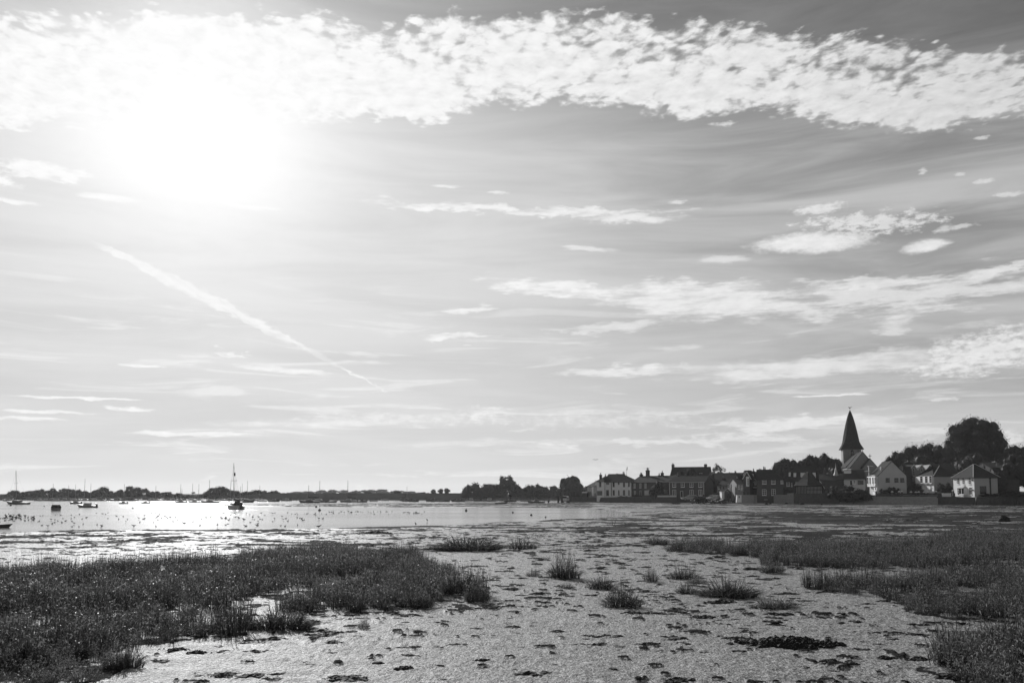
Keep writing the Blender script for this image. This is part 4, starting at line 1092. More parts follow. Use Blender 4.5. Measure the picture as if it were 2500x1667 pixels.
hs = House('slip_fence_house', 'grey boarded store behind the parked light cars', 1738, 229.5, 1751, 229, 1219, 1206, 1203.5, 3, wall='concrete', tile='slate', cat='store', ov=.1)

# ------------------------------------------------------------------ cars
WH = None
def car(name, label, px, py, D, length, heading, paint, kind='saloon'):
    global WH
    z = zrow(px, py, D)
    r = empty(name, (XatD(px, D, z), D, z), heading, label, 'car' if kind != 'van' else 'van', 'vehicles parked on the foreshore')
    L = length; hw = .84; k = L / 4.4
    if kind == 'saloon': pr = [(2.2, .32), (2.2, .62), (2.05, .74), (1.15, .9), (.45, 1.36), (-.75, 1.42), (-1.6, .98), (-2.15, .92), (-2.2, .5), (-2.2, .32)]
    elif kind == 'estate': pr = [(2.2, .34), (2.2, .68), (2.0, .82), (1.15, .95), (.5, 1.45), (-1.5, 1.5), (-2.1, 1.0), (-2.2, .9), (-2.2, .34)]
    else: pr = [(2.2, .45), (2.2, .95), (2.05, 1.12), (1.1, 1.18), (.65, 1.82), (-2.0, 1.86), (-2.15, 1.2), (-2.2, 1.0), (-2.2, .45)]
    top = max(p[1] for p in pr); belt = .92 if kind != 'van' else 1.15
    V = []
    for sgn in (-1, 1):
        for x, zz in pr:
            q = hw if zz <= belt + .05 else hw * .80
            V.append((x * k, sgn * q, zz))
    n = len(pr)
    Fs = [tuple(range(n)), tuple(range(2 * n - 1, n - 1, -1))] + [((i + 1) % n, i, n + i, n + (i + 1) % n) for i in range(n)]
    MB().add(V, Fs).build('body', M[paint], r)
    # glass: windscreen, rear screen, side strips
    g = MB()
    zs = [p for p in pr if p[1] > belt + .2]
    xf, xb = zs[0][0] * k, zs[-1][0] * k; zr_ = zs[0][1] - .06
    for sgn in (-1, 1):
        yy = sgn * (hw * .83 + .02)
        pts = [(xf + .55 * k, belt + .06), (xf - .05, zr_), (xb + .1, zr_), (xb - .45 * k, belt + .08)]
        q = [(x, sgn * (hw * (.80 if zz > belt + .2 else .98) + .012), zz) for x, zz in pts]
        q2 = [(x, sgn * (hw * (.80 if zz > belt + .2 else .98) - .05), zz) for x, zz in pts]
        g.prism(q if sgn < 0 else q[::-1], q2 if sgn < 0 else q2[::-1])
    i0 = pr.index(zs[0]); a = pr[i0 - 1]; b = pr[i0]
    def scr(a, b):
        ax, az_ = a[0] * k + (b[0] - a[0]) * k * .12, a[1] + (b[1] - a[1]) * .12; bx_, bz = a[0] * k + (b[0] - a[0]) * k * .9, a[1] + (b[1] - a[1]) * .9
        nx_ = .02 * (1 if b[0] < a[0] else -1)
        return [(ax + nx_, -hw * .84, az_ + .02), (ax + nx_, hw * .84, az_ + .02), (bx_ + nx_, hw * .74, bz + .02), (bx_ + nx_, -hw * .74, bz + .02)]
    q = scr(a, b); g.prism(q, [(x - .04, y, z_ - .03) for x, y, z_ in q])
    i1 = pr.index(zs[-1]); q = scr(pr[i1 + 1], pr[i1]); g.prism(q[::-1], [(x + .04, y, z_ - .03) for x, y, z_ in q][::-1])
    g.build('windows', M['glass'], r)
    if WH is None:
        t = MB(); t.lathe([(-.1, .22), (-.1, .30), (-.06, .33), (.06, .33), (.1, .30), (.1, .22)], 14, X=Matrix.Rotation(math.pi / 2, 4, 'X'))
        rm = MB(); rm.lathe([(-.105, .05), (-.103, .21), (.103, .21), (.105, .05)], 12, X=Matrix.Rotation(math.pi / 2, 4, 'X'))
        WH = (t.mesh('wheel', M['tyre']), rm.mesh('rim', M['rim']))
    for x in (1.35 * k, -1.32 * k):
        for y in (-.78, .78):
            w = link('wheel', WH[0], r, (x, y, .33)); link('rim', WH[1], w)
    for y in (-.6, .6):
        MB().box(2.16 * k, 2.2 * k + .03, y - .17, y + .17, belt - .27, belt - .10).build('headlight', M['paint'], r)
        MB().box(-2.2 * k - .02, -2.17 * k, y - .15, y + .15, belt - .2, belt - .02).build('tail_light', M['metal'], r)
    MB().box(2.2 * k + .002, 2.2 * k + .04, -.7, .7, .34, .5).build('bumper', M['metal'], r)
PI = math.pi
car('parked_car', 'pale estate car nose to the left below the brick house', 1684, 1221.5, 226, 4.3, PI * .98, 'car_s', 'estate')
car('off_road_vehicle', 'dark tall off-road vehicle with a sunlit nose in front of the brick house', 1704.5, 1230, 219, 4.4, PI * 1.22, 'car_b', 'van')
car('parked_car', 'silver car with a bright roof, farthest back of the cars by the flint cottage', 1741, 1222, 224, 4.0, PI * 1.15, 'car_s', 'estate')
car('parked_car', 'black saloon car with a gleaming bonnet, left of the two black cars side by side', 1752, 1229.5, 219, 4.6, PI * 1.12, 'car_b', 'saloon')
car('parked_car', 'black saloon car nearest the slipway, right of the two black cars side by side', 1769, 1230, 217, 4.7, PI * 1.10, 'car_b', 'saloon')
car('off_road_vehicle', 'white off-road vehicle facing the camera beside the timber posts at the water edge', 1379.5, 1226.5, 243, 4.3, PI * 1.42, 'car_w', 'van')

# ------------------------------------------------------------------ trees
def crown_mesh(name, seed, n=900, leaf=.05, lobes=14, core=.62, shape='dome', mats=('leaf',), LR=(.09, .17)):
    """unit crown: x,y within -.5...5, z 0..1; many leaf sprays over uneven lobes, dark lumps inside"""
    rg = np.random.default_rng(seed); L = []
    for i in range(lobes):
        for _ in range(60):
            p = rg.normal(size=3); p /= np.linalg.norm(p); p *= rg.uniform(0, 1) ** .28 * .95
            if shape == 'dome': ok = p[0]**2 + p[1]**2 + (max(p[2], 0) * 1.0)**2 + (min(p[2], 0) * 1.0)**2 < .78
            elif shape == 'tall': ok = (p[0] / (1 - .35 * (p[2] + 1) / 2))**2 + p[1]**2 + p[2]**2 < .85
            else: ok = p[0]**2 + p[1]**2 < .8 and p[2] > -.5 + 0.4 * abs(p[0])
            if ok: break
        L.append((p * np.array([.37, .37, .38]) + np.array([0, 0, .53]), rg.uniform(LR[0], LR[1])))
    V = []; Fq = []
    per = n // lobes
    C, Sx, Sy = [], [], []
    for c, r in L:
        d = rg.normal(size=(per, 3)); d /= np.linalg.norm(d, axis=1)[:, None]
        rad = r * (rg.uniform(.25, 1.0, (per, 1)) ** .5) * (1 + .16 * np.sin(d[:, :1] * 6 + d[:, 1:2] * 5) + .10 * np.sin(d[:, 2:3] * 9))
        P = c + d * rad
        u = rg.normal(size=(per, 3)); u /= np.linalg.norm(u, axis=1)[:, None]
        w = np.cross(u, d + rg.normal(size=(per, 3)) * .6); w /= np.linalg.norm(w, axis=1)[:, None] + 1e-6
        s = leaf * rg.uniform(.5, 1.3, (per, 1))
        C.append(P); Sx.append(u * s); Sy.append(w * s * .6)
    C = np.concatenate(C); Sx = np.concatenate(Sx); Sy = np.concatenate(Sy)
    k = len(C)
    V = np.stack([C - Sx, C + Sy, C + Sx, C - Sy], 1).reshape(-1, 3)
    Fq = np.arange(4 * k).reshape(k, 4)
    if core:
        # lumpy inner masses, 6x5 spheres as quads
        VV = [V]; FF = [Fq]; o = len(V)
        na, nb = 8, 6
        for c, r in L:
            th = np.linspace(0, 2 * np.pi, na, endpoint=False); ph = np.linspace(0.05, np.pi - .05, nb)
            T, Ph = np.meshgrid(th, ph)
            rr = r * core * rg.uniform(.8, 1.2, T.shape)
            q = np.stack([np.cos(T) * np.sin(Ph) * rr, np.sin(T) * np.sin(Ph) * rr, np.cos(Ph) * rr], -1).reshape(-1, 3) + c
            idx = np.arange(na * nb).reshape(nb, na); nx = np.roll(idx, -1, 1)
            f = np.stack([idx[:-1], nx[:-1], nx[1:], idx[1:]], -1).reshape(-1, 4) + o
            VV.append(q); FF.append(f); o += na * nb
        V = np.concatenate(VV); Fq = np.concatenate(FF)
    V[:, 2] = np.clip(V[:, 2], .0, None)
    return np_mesh(name, V, Fq, [M[x] for x in mats], smooth=False)
def trunk_mesh(name, seed, r=.035, limbs=5):
    rg = random.Random(seed); mb = MB()
    mb.tube((0, 0, -.1), (.01, .0, .35), r, r * .7, 7); mb.tube((.01, 0, .35), (.0, .02, .7), r * .7, r * .3, 6)
    for i in range(limbs):
        a = rg.uniform(0, 6.28); z = rg.uniform(.22, .5)
        mb.tube((0, 0, z), (.3 * math.cos(a), .3 * math.sin(a), z + rg.uniform(.15, .35)), r * .45, r * .15, 5)
    return mb.mesh(name, M['bark'])
TRK = [trunk_mesh('trunk', i) for i in range(3)]
FAR = [crown_mesh('crown', 100 + i, 1700, .030, 22, .62, sh, ('leaf2',)) for i, sh in enumerate(('dome', 'dome', 'tall', 'flat', 'dome'))]
MIDC = [crown_mesh('crown', 200 + i, 8500, .0140, 50, .78, sh, ('leaf',)) for i, sh in enumerate(('dome', 'dome', 'tall', 'flat'))]
LOOSE = [crown_mesh('crown', 300, 6000, .024, 60, .5, 'dome', ('leaf2',), (.05, .11)), crown_mesh('crown', 301, 4200, .017, 44, 0, 'dome', ('leaf',), (.05, .11))]
BIG = crown_mesh('crown', 401, 34000, .0085, 150, .6, 'dome', ('leaf',), (.055, .12))
BUSH = [crown_mesh('foliage', 500 + i, 4000, .018, 24, .62, 'flat', ('leaf',)) for i in range(2)]
def tree(px, ytop, width, D, label, crown, trunk=0, ybase=None, zb=None, name='tree', cat='tree', group=None, low=.12, seed=0):
    zb = zb if zb is not None else W(px, ybase, D).z
    zt = W(px, ytop, D).z; h = zt - zb; w = width * D / F
    r = empty(name, (XatD(px, D, zb), D, zb), 0, label, cat, group)
    c = link(crown.name.split('.')[0], crown, r, (0, 0, h * low)); rs = random.Random(int(px * 7 + ytop * 3 + seed))
    if low == 0: c.location.z = -h * .3; low = -.3
    flip = rs.choice((-1, 1)); s = w / .92
    c.scale = (s * flip, s * rs.uniform(.8, 1.0), h * (1 - low) / .96); c.rotation_euler = (0, 0, rs.uniform(-.5, .5) if crown.name.startswith('crown') else 0)
    t = link('trunk' if name != 'bush' else 'stem', TRK[trunk], r); t.scale = (max(1.2, w * .55),) * 2 + (h,)
    return r
random.seed(21)
# woods on the far left shore: each crown its own tree
FARL = [(-70, 1196, 40), (-40, 1198, 34), (-12, 1204, 26), (12, 1206, 22), (30, 1194, 26), (50, 1193, 28), (74, 1196, 30), (94, 1194, 24), (107, 1192, 28), (128, 1187, 19), (139, 1194, 22), (153, 1190, 30), (176, 1192, 24), (189, 1193, 20), (206, 1195, 24), (220, 1194, 22), (232, 1194, 20),
        (252, 1186, 28), (273, 1197, 26), (291, 1193, 22), (303, 1190, 24), (316, 1184, 24), (335, 1187, 26), (351, 1190, 24), (371, 1197, 24), (392, 1195, 26), (410, 1199, 24), (438, 1202, 26), (455, 1207, 22), (494, 1204, 24), (505, 1196, 28), (519, 1188, 32), (540, 1185, 34), (557, 1191, 30), (577, 1195, 30), (596, 1195, 26), (612, 1198, 26), (628, 1194, 34), (650, 1196, 28), (671, 1194, 26), (686, 1200, 20), (702, 1201, 18)]
for i, (px, yt, w) in enumerate(FARL):
    tree(px, yt, w * 1.5, 402 + (i * 37 % 30), 'dark rounded tree in the low wood along the far left shore', FAR[(i * 3) % 5], zb=.6, group='trees of the far left wood', low=0, seed=i)
tree(472, 1200, 13, 400, 'lone flat topped tree standing apart in a gap of the far left wood', FAR[3], zb=.9, low=.55)
for i, (px, yt, w) in enumerate([(725, 1199, 30), (746, 1198, 30), (766, 1197, 26), (786, 1194, 28), (800, 1198, 24), (813, 1194, 26), (838, 1195, 30), (855, 1198, 20), (868, 1195, 26), (886, 1195, 28), (906, 1194, 26), (931, 1193, 38), (950, 1197, 24), (965, 1195, 28), (985, 1197, 30), (1005, 1198, 24), (1022, 1201, 20), (1040, 1201, 18)]):
    tree(px, yt, w * 1.4, 860 + (i * 53 % 60), 'pale hazy tree of the distant ridge behind the sea bank', FAR[(i * 2 + 1) % 5], zb=2.0, group='trees of the distant ridge', low=.0, seed=i)
for px, yt, w, l in ((900, 1197, 20, 'round dark bush on the sea bank below the distant ridge'), (968, 1195, 24, 'wide dark bush on the sea bank, right of the round one'), (1032, 1199, 16, 'small dark bush at the right end of the pale ridge')):
    tree(px, yt, w * 1.2, 402, l, FAR[0], zb=2.2, low=.0, name='bush', cat='bush')
for px, yt, w, l in ((1058.5, 1193, 15, 'first of three small trees standing clear on the sea bank'), (1076, 1191.5, 16, 'middle of three small trees standing clear on the sea bank'), (1091, 1190, 17, 'last of three small trees standing clear on the sea bank, nearest the wood')):
    tree(px, yt, w * 1.2, 398, l, FAR[1], zb=2.2, low=.0)
GRP = [(1137, 1190, 18, 2.0), (1148, 1181, 24, 1), (1159, 1173, 36, 1), (1178, 1180, 30, 1), (1192, 1178, 34, 1), (1208, 1179, 34, 1), (1222, 1184, 26, 1), (1260, 1177, 32, 1), (1270, 1186, 26, 1), (1284, 1187, 20, 1), (1296, 1181, 26, 1), (1309, 1179, 22, 1), (1325, 1182, 28, 1), (1340, 1183, 26, 1), (1354, 1183, 22, 1), (1368, 1188, 24, 1), (1376, 1192, 28, 1), (1432, 1183, 24, 1), (1412, 1192, 30, 1)]
for i, (px, yt, w, z) in enumerate(GRP):
    tree(px, yt, w * 1.9, 372 + (i * 29 % 26), 'dark tree of the wood between the sea bank and the village', FAR[(i * 3 + 1) % 5], zb=.5, group='trees of the wood before the village', low=.0, seed=i)
tree(1236, 1157, 62, 385, 'tallest loose crowned tree rising from the wood before the village', LOOSE[0], zb=.5, low=.1)
tree(1395, 1160, 74, 350, 'broad dome shaped tree close behind the left tip of the village', MIDC[0], zb=.5, low=0)
# village trees
tree(1754, 1128, 54, 252, 'ragged see-through tree between the tall gabled house and the inn', LOOSE[1], zb=1.5, low=.25)
tree(1738, 1152, 46, 244, 'dense dark tree filling the gap right of the brick house', MIDC[1], zb=1, low=.0)
tree(1668, 1150, 62, 249, 'dark shrubby tree in front of the roof of the tall gabled house', MIDC[2], zb=1.2, low=.1)
tree(1688, 1141, 40, 248, 'taller tree in front of the tall gabled house roof', MIDC[0], zb=1.2, low=.2)
tree(1608, 1172, 34, 238.5, 'dark tree between the brick terrace and the brick house', MIDC[1], zb=1.0, low=.05)
tree(1597, 1186, 26, 238, 'dark low tree beside the porch of the brick terrace', MIDC[3], zb=1.0, low=.0)
for px, yt, w, D, l, k in ((1925, 1118, 62, 262, 'dark spreading tree at the left end of the churchyard row', 3), (1958, 1123, 50, 264, 'dark tree in the churchyard row above the dormer house', 0), (1985, 1109, 46, 262, 'dark tree with a flat ragged top above the dormer house', 3), (2017, 1104, 56, 260, 'tallest dark tree just left of the church tower', 2), (2048, 1118, 34, 256, 'small ragged dark tree touching the church tower', 3), (2040, 1138, 50, 250, 'dark bushy tree behind the pale turret', 1)):
    tree(px, yt, w * 1.35, D, l, MIDC[k], zb=1.5, low=.08)
tree(1905, 1140, 34, 246, 'dark tree behind the right end of the dark brick house', MIDC[1], zb=1.5, low=.05)
tree(2128, 1124, 26, 262, 'small low tree just right of the church gable', MIDC[3], zb=3, low=.3)
for px, yt, w, D, l, k in ((2200, 1098, 56, 268, 'dark tree at the left shoulder of the big wood behind the white houses', 1), (2236, 1078, 84, 268, 'dark tree second from the left in the big wood behind the white houses', 0), (2275, 1072, 88, 270, 'dark round tree in the big wood, left of the great domed tree', 2), (2312, 1082, 70, 262, 'dark tree below the left side of the great domed tree', 1), (2180, 1112, 40, 264, 'low tree at the left foot of the big wood', 3), (2250, 1106, 90, 262, 'wide dark tree low in the big wood behind the three gables', 3)):
    tree(px, yt, w * 1.55, D, l, BIG if px in (2236, 2275) else MIDC[k], zb=2.0, low=.0)
tree(2385, 1010, 172, 262, 'great domed tree towering over the white houses on the right', BIG, zb=2.5, low=.18, trunk=1)
for px, yt, w, D, l, k in ((2380, 1104, 84, 240, 'dark tree under the great domed tree, above the bay window house', 3), (2350, 1112, 60, 244, 'dark tree under the left part of the great domed tree', 1), (2470, 1086, 90, 250, 'dark tree at the right edge beside the great domed tree', 0), (2520, 1080, 90, 254, 'dark tree cut by the right edge of the picture', 2), (2455, 1122, 60, 206, 'dark tree close beside the bay window house', 2), (2488, 1106, 84, 202, 'dark tall tree at the right edge above the sea wall', 1), (2440, 1150, 40, 199, 'dark bushy tree against the shaded side of the bay window house', 0), (2540, 1120, 90, 200, 'dark tree beyond the right edge above the sea wall', 0)):
    tree(px, yt, w * 1.15, D, l, MIDC[k], zb=1.7, low=.02)
# bushes
def bush(px, yt, w, D, zb, label, k=0): tree(px, yt, w * 1.1, D, label, BUSH[k], zb=zb, name='bush', cat='bush', low=0)
bush(1908, 1183, 44, 221, 1.2, 'round bush growing behind the sunlit part of the sea wall', 0)
bush(1930, 1193, 28, 216, 1.6, 'low scrub on top of the sunlit sea wall left of the pavilion', 1)
bush(2052, 1178, 70, 206.5, .3, 'tall scrubby bush right of the pavilion', 1)
bush(2085, 1185, 88, 204, .2, 'big dark bush overhanging the shore road below the church', 0)
bush(2108, 1190, 50, 204.5, .3, 'dark bush at the left foot of the stone steps', 1)
bush(2155, 1192, 22, 205.6, 2.0, 'small clipped round bush left of the pale gable', 0)
bush(2178, 1185, 40, 205.8, 2.0, 'wispy bush under the windows of the pale gable', 1)
bush(2236, 1175, 42, 206, 2.0, 'dark round bush between the pale gable and the hipped white house', 0)
bush(2308, 1174, 48, 212, 2.2, 'ragged bush in front of the shaded side of the hipped white house', 1)
bush(2420, 1203, 70, 193.6, 1.7, 'low scrub along the top of the right sea wall', 1)
bush(2475, 1196, 80, 190, 1.6, 'dark scrub at the right end of the sea wall', 0)
bush(1520, 1209, 30, 251, 1.2, 'low dark scrub along the quay wall in front of the white terrace', 1)
bush(1555, 1207, 36, 247, 1.2, 'low dark scrub along the quay wall in front of the brick terrace', 0)

# ------------------------------------------------------------------ boats
def hull_bm(L, B, Fb, sheer=.55, transom=.75, draft=.25, full=.5):
    n = 9; V = []; Fs = []
    for i in range(n):
        t = i / (n - 1); x = -L/2 + L * t
        bw = B/2 * (transom + (1 - transom) * math.sin(min(1, t / full) * math.pi / 2) if t < full else math.cos((t - full) / (1 - full) * math.pi / 2) ** .75)
        bw = max(bw, .02); fr = Fb * (1 + sheer * (t - .35) * abs(t - .35) * 2.2)
        rk = L * .09 * max(0, t - .8) * 5
        V += [(x + rk, -bw, fr), (x, -bw * .86, .08), (x - rk, -bw * .35, -draft), (x - rk, bw * .35, -draft), (x, bw * .86, .08), (x + rk, bw, fr)]
    for i in range(n - 1):
        for j in range(5):
            a = i * 6 + j; Fs.append((a, a + 1, a + 7, a + 6))
        Fs.append((i * 6 + 5, i * 6, i * 6 + 6, i * 6 + 11))
    Fs.append((5, 4, 3, 2, 1, 0)); k = (n - 1) * 6; Fs.append(tuple(k + j for j in range(6)))
    return MB().add(V, Fs)
def boat(name, label, px, py, L, head, kind='motor', hull='hull_g', mast=None, mpx=None, lean=0.0, B=None, Fb=None, group='boats moored in the creek', D=None, parts=True, cat=None):
    """px,py: photo point at the waterline; mast: photo row of the masthead"""
    if D is None: p = G(px, py, WATER_Z)
    else: p = Vector((XatD(px, D, WATER_Z), D, WATER_Z))
    p.z = max(p.z, ground_height(p.x, p.y) - .05) if D is None and p.y < 290 else p.z
    B = B or L * .36; Fb = Fb or .24 + L * .05
    r = empty(name, p, head, label, cat or {'sail': 'sailing boat', 'motor': 'motorboat', 'open': 'dinghy', 'stern': 'motorboat'}[kind], group)
    r.rotation_euler = (lean, 0, head)
    hull_bm(L, B, Fb).build('hull', M[hull], r)
    k = L / 6
    if kind in ('sail', 'motor'):
        c = MB(); x0, x1 = (-.12 * L, .24 * L) if kind == 'sail' else (-.15 * L, .22 * L); hh = .34 * k + (.42 * k if kind == 'motor' else .1)
        c.prism([(x0, -B * .27, Fb + hh), (x1 - .5 * k, -B * .25, Fb + hh), (x1 - .5 * k, B * .25, Fb + hh), (x0, B * .27, Fb + hh)], [(x0, -B * .33, Fb - .05), (x1, -B * .27, Fb - .05), (x1, B * .27, Fb - .05), (x0, B * .33, Fb - .05)])
        cb = c.build('cabin', M['hull_w' if hull != 'hull_d' else 'hull_g'], r)
        w = MB()
        for s in (-1, 1): w.box(x0 + .25 * k, x1 - .75 * k, s * B * .30 - .03, s * B * .30 + .03, Fb + hh * .45, Fb + hh * .78)
        w.build('window', M['glass'], cb)
    if kind == 'motor':
        MB().prism([(-.5 * L + .02, -.2, Fb + .35), (-.5 * L + .25, -.2, Fb + .4), (-.5 * L + .25, .2, Fb + .4), (-.5 * L + .02, .2, Fb + .35)], [(-.5 * L - .2, -.16, -.1), (-.5 * L - .02, -.16, -.1), (-.5 * L - .02, .16, -.1), (-.5 * L - .2, .16, -.1)]).build('outboard', M['metal'], r)
    if kind == 'open':
        t = MB()
        for q in (-.2, .1): t.box(q * L - .12, q * L + .12, -B * .4, B * .4, Fb - .16, Fb - .11)
        t.build('thwart', M['timber'], r)
    if kind == 'stern':
        MB().prism([(-.35 * L, -B * .36, Fb + .5), (.1 * L, -B * .32, Fb + .5), (.1 * L, B * .32, Fb + .5), (-.35 * L, B * .36, Fb + .5)], [(-.4 * L, -B * .47, Fb), (.25 * L, -B * .44, Fb), (.25 * L, B * .44, Fb), (-.4 * L, B * .47, Fb)]).build('canopy', M['canvas'], r)
    if mast is not None:
        Dm = p.y; zt = W(mpx if mpx else px, mast, Dm).z - p.z
        x = .08 * L
        mr = .05 * max(1, L / 6) if Dm < 180 else .075
        m = MB(); m.tube((x, 0, Fb * .6), (x, 0, zt), mr, mr * .7, 7); mo = m.build('mast', M['alloy'], r)
        s = MB(); s.tube((x, -B * .3, zt * .62), (x, B * .3, zt * .62), .03, .03, 5); s.build('spreader', M['alloy'], mo)
        b = MB(); b.tube((x, 0, Fb + .95 * k), (-.42 * L, 0, Fb + .85 * k), .05, .045, 6); bo = b.build('boom', M['alloy'], r)
        b = MB(); b.tube((x - .1, 0, Fb + 1.1 * k), (-.40 * L, 0, Fb + .98 * k), .16, .09, 7); b.build('furled_sail', M['canvas'], bo)
        g = MB()
        if Dm < 240:
            for e in ((.53 * L, 0, Fb * 1.2), (-.5 * L, 0, Fb), (x, B * .48, Fb), (x, -B * .48, Fb)): g.tube(e, (x, 0, zt * .97), .007, .007, 4)
            g.build('rigging', M['metal'], r)
    return r
# the nearest yacht
y = boat('sailing_boat', 'white sailing boat with dark cockpit canopy and bare tall mast, nearest of the yachts', 573, 1243.4, 4.9, PI - .85, 'sail', 'hull_w', mast=1130, mpx=568, lean=.0, B=1.9, Fb=.80)
y.rotation_euler = (R(-2.0), R(-1.5), PI - .85)
MB().prism([(-1.6, -.5, 1.45), (-1.0, -.4, 1.55), (-1.0, .4, 1.55), (-1.6, .5, 1.45)], [(-1.7, -.6, .82), (-.85, -.55, .82), (-.85, .55, .82), (-1.7, .6, .82)]).build('canopy', M['canvas'], y)
MB().prism([(-2.6, -.25, 1.3), (-2.2, -.25, 1.4), (-2.2, .25, 1.4), (-2.6, .25, 1.3)], [(-2.85, -.16, .0), (-2.55, -.16, .0), (-2.55, .16, .0), (-2.85, .16, .0)]).build('outboard', M['metal'], y)
m_ = MB(); m_.lathe([(5.6, .05), (5.75, .14), (6.05, .14), (6.2, .05)], 7, c=(.39, -.15)); m_.build('radar_reflector', M['metal'], y)
boat('sailing_boat', 'dark low sailing boat with a leaning mast at the far left', 44, 1230.5, 6.2, PI - .25, 'sail', 'hull_d', mast=1148, mpx=43, lean=R(-4))
boat('motorboat', 'squat boat with a dark canopy seen end-on, left of the grey cabin cruiser', 138.5, 1246, 2.3, PI / 2 + .1, 'stern', 'hull_g', B=1.15, Fb=.42)
boat('motorboat', 'small motorboat with a cuddy just behind the grey cabin cruiser', 185, 1229.5, 3.0, PI, 'motor', 'hull_g')
boat('cabin_cruiser', 'grey cabin cruiser with outboard, right of the squat end-on boat', 214, 1238.5, 3.7, PI - .1, 'motor', 'hull_g', cat='cabin cruiser')
boat('motorboat', 'pale small motorboat on the white glare, left of its twin', 301, 1229.3, 2.2, PI, 'motor', 'hull_w')
boat('motorboat', 'pale small motorboat on the white glare, right of its twin', 355, 1228.6, 2.2, PI, 'motor', 'hull_w')
boat('motorboat', 'grey motorboat well left of the nearest yacht', 442, 1226.8, 3.3, PI, 'motor', 'hull_g')
boat('motorboat', 'pale motorboat second to the left of the nearest yacht', 475, 1226.5, 3.3, PI, 'motor', 'hull_w')
boat('sailing_boat', 'long grey yacht just left of the nearest yacht, thin mast', 514, 1227, 5.2, PI, 'sail', 'hull_g', mast=1171, mpx=513)
boat('motorboat', 'low boat half hidden behind the mast of the nearest yacht', 560, 1222.8, 4.2, PI, 'motor', 'hull_g')
boat('motorboat', 'dark motorboat with upright gear behind the stern of the nearest yacht', 601, 1226.4, 4.4, 0.0, 'motor', 'hull_d')
boat('dinghy', 'long low grey dinghy right of the nearest yacht, first of two', 640, 1223.3, 3.6, PI, 'open', 'hull_g')
boat('motorboat', 'dark boat with a low cuddy right of the nearest yacht, second of two', 669, 1224.2, 3.6, 0, 'motor', 'hull_d')
boat('sailing_boat', 'dark yacht with the shorter mast in the pair lying on the mud bank', 757, 1227, 5.8, PI, 'sail', 'hull_d', mast=1184, mpx=754)
boat('sailing_boat', 'dark yacht with the taller mast in the pair lying on the mud bank', 776, 1226, 6.4, 0, 'sail', 'hull_g', mast=1173, mpx=765)
boat('dinghy', 'dark covered dinghy on the mud bank right of the two yachts', 808, 1226.2, 3.4, 0, 'open', 'hull_d')
boat('sailing_boat', 'pale hulled yacht alone on the mud bank with one thin mast', 852, 1225.4, 5.4, PI, 'sail', 'hull_g', mast=1172, mpx=848)
boat('dinghy', 'dark heap like dinghy right beside the lone pale yacht', 884, 1225.6, 3.0, 0, 'motor', 'hull_d')
boat('dinghy', 'small white dinghy afloat right of the lone pale yacht', 912, 1223.4, 2.8, 0, 'open', 'hull_w')
boat('motorboat', 'low dark motorboat, left of a touching pair under the three trees', 991, 1223.6, 2.9, PI, 'motor', 'hull_d')
boat('motorboat', 'low dark motorboat, right of a touching pair under the three trees', 1011, 1224.4, 3.0, 0, 'motor', 'hull_d')
boat('motorboat', 'dark cabin motorboat under the three small trees on the bank', 1057, 1223.8, 4.6, PI, 'motor', 'hull_d')
boat('dinghy', 'flat dark dinghy between the two cabin motorboats', 1085, 1224.2, 3.4, 0, 'open', 'hull_d')
boat('motorboat', 'long dark boat with a raised stern post before the wood', 1119, 1224.2, 4.4, PI, 'motor', 'hull_d')
boat('motorboat', 'grey motorboat alone on bright water before the tallest wood tree', 1195, 1223.4, 4.6, PI, 'motor', 'hull_g')
boat('motorboat', 'dark motorboat right of the tallest tree of the wood', 1245, 1224.6, 3.9, PI, 'motor', 'hull_d')
boat('dinghy', 'pale flat dinghy between two dark motorboats before the wood', 1282, 1223.5, 3.4, 0, 'open', 'hull_g')
boat('motorboat', 'dark fishing boat aground just left of the forked stump', 1310, 1228, 4.4, PI, 'motor', 'hull_d')
boat('dinghy', 'dark dinghy lying flat on the mud bank left of the fishing boat', 1223, 1230.6, 2.9, 0, 'open', 'hull_d')
boat('dinghy', 'dark dinghy with a sunlit bow on the foreshore below the brick house', 1651, 1231, 2.0, PI - .2, 'open', 'hull_d', D=214)
boat('rowing_boat', 'dark pointed bow of a rowing boat entering from the left edge', -22, 1287.5, 2.7, 0.12, 'open', 'hull_d', B=1.0, Fb=.2, cat='rowing boat')
# yachts far off along the left shore, seen chiefly by their masts
FM = [(126, 1180), (169, 1184), (181, 1182), (223, 1180), (300, 1181), (382, 1185), (438, 1182), (446, 1192), (467, 1180), (487, 1181), (560, 1177), (575, 1173), (584, 1187), (593, 1180), (601, 1173), (636, 1184), (991, 1187), (208, 1168)]
for i, (px, yt) in enumerate(FM):
    boat('sailing_boat', 'small distant yacht with a bare thin mast against the far shore', px, 1222.3, 4.6, (0, PI)[i % 2], 'sail', ('hull_g', 'hull_d', 'hull_w')[i % 3], mast=yt, group='distant yachts along the far shore', D=318 + (i * 7 % 14))
random.seed(77)
for i, px in enumerate([20, 96, 112, 140, 158, 232, 250, 268, 283, 325, 338, 372, 396, 410, 424, 497, 530, 545, 620, 700, 940, 1150, 1168]):
    boat('motorboat', 'small low boat in the distant line of moored boats below the far shore', px, 1222, random.uniform(2.6, 4.0), random.choice((0, PI)), 'motor', random.choice(('hull_g', 'hull_w', 'hull_d')), group='low boats of the distant line', D=random.uniform(306, 328))

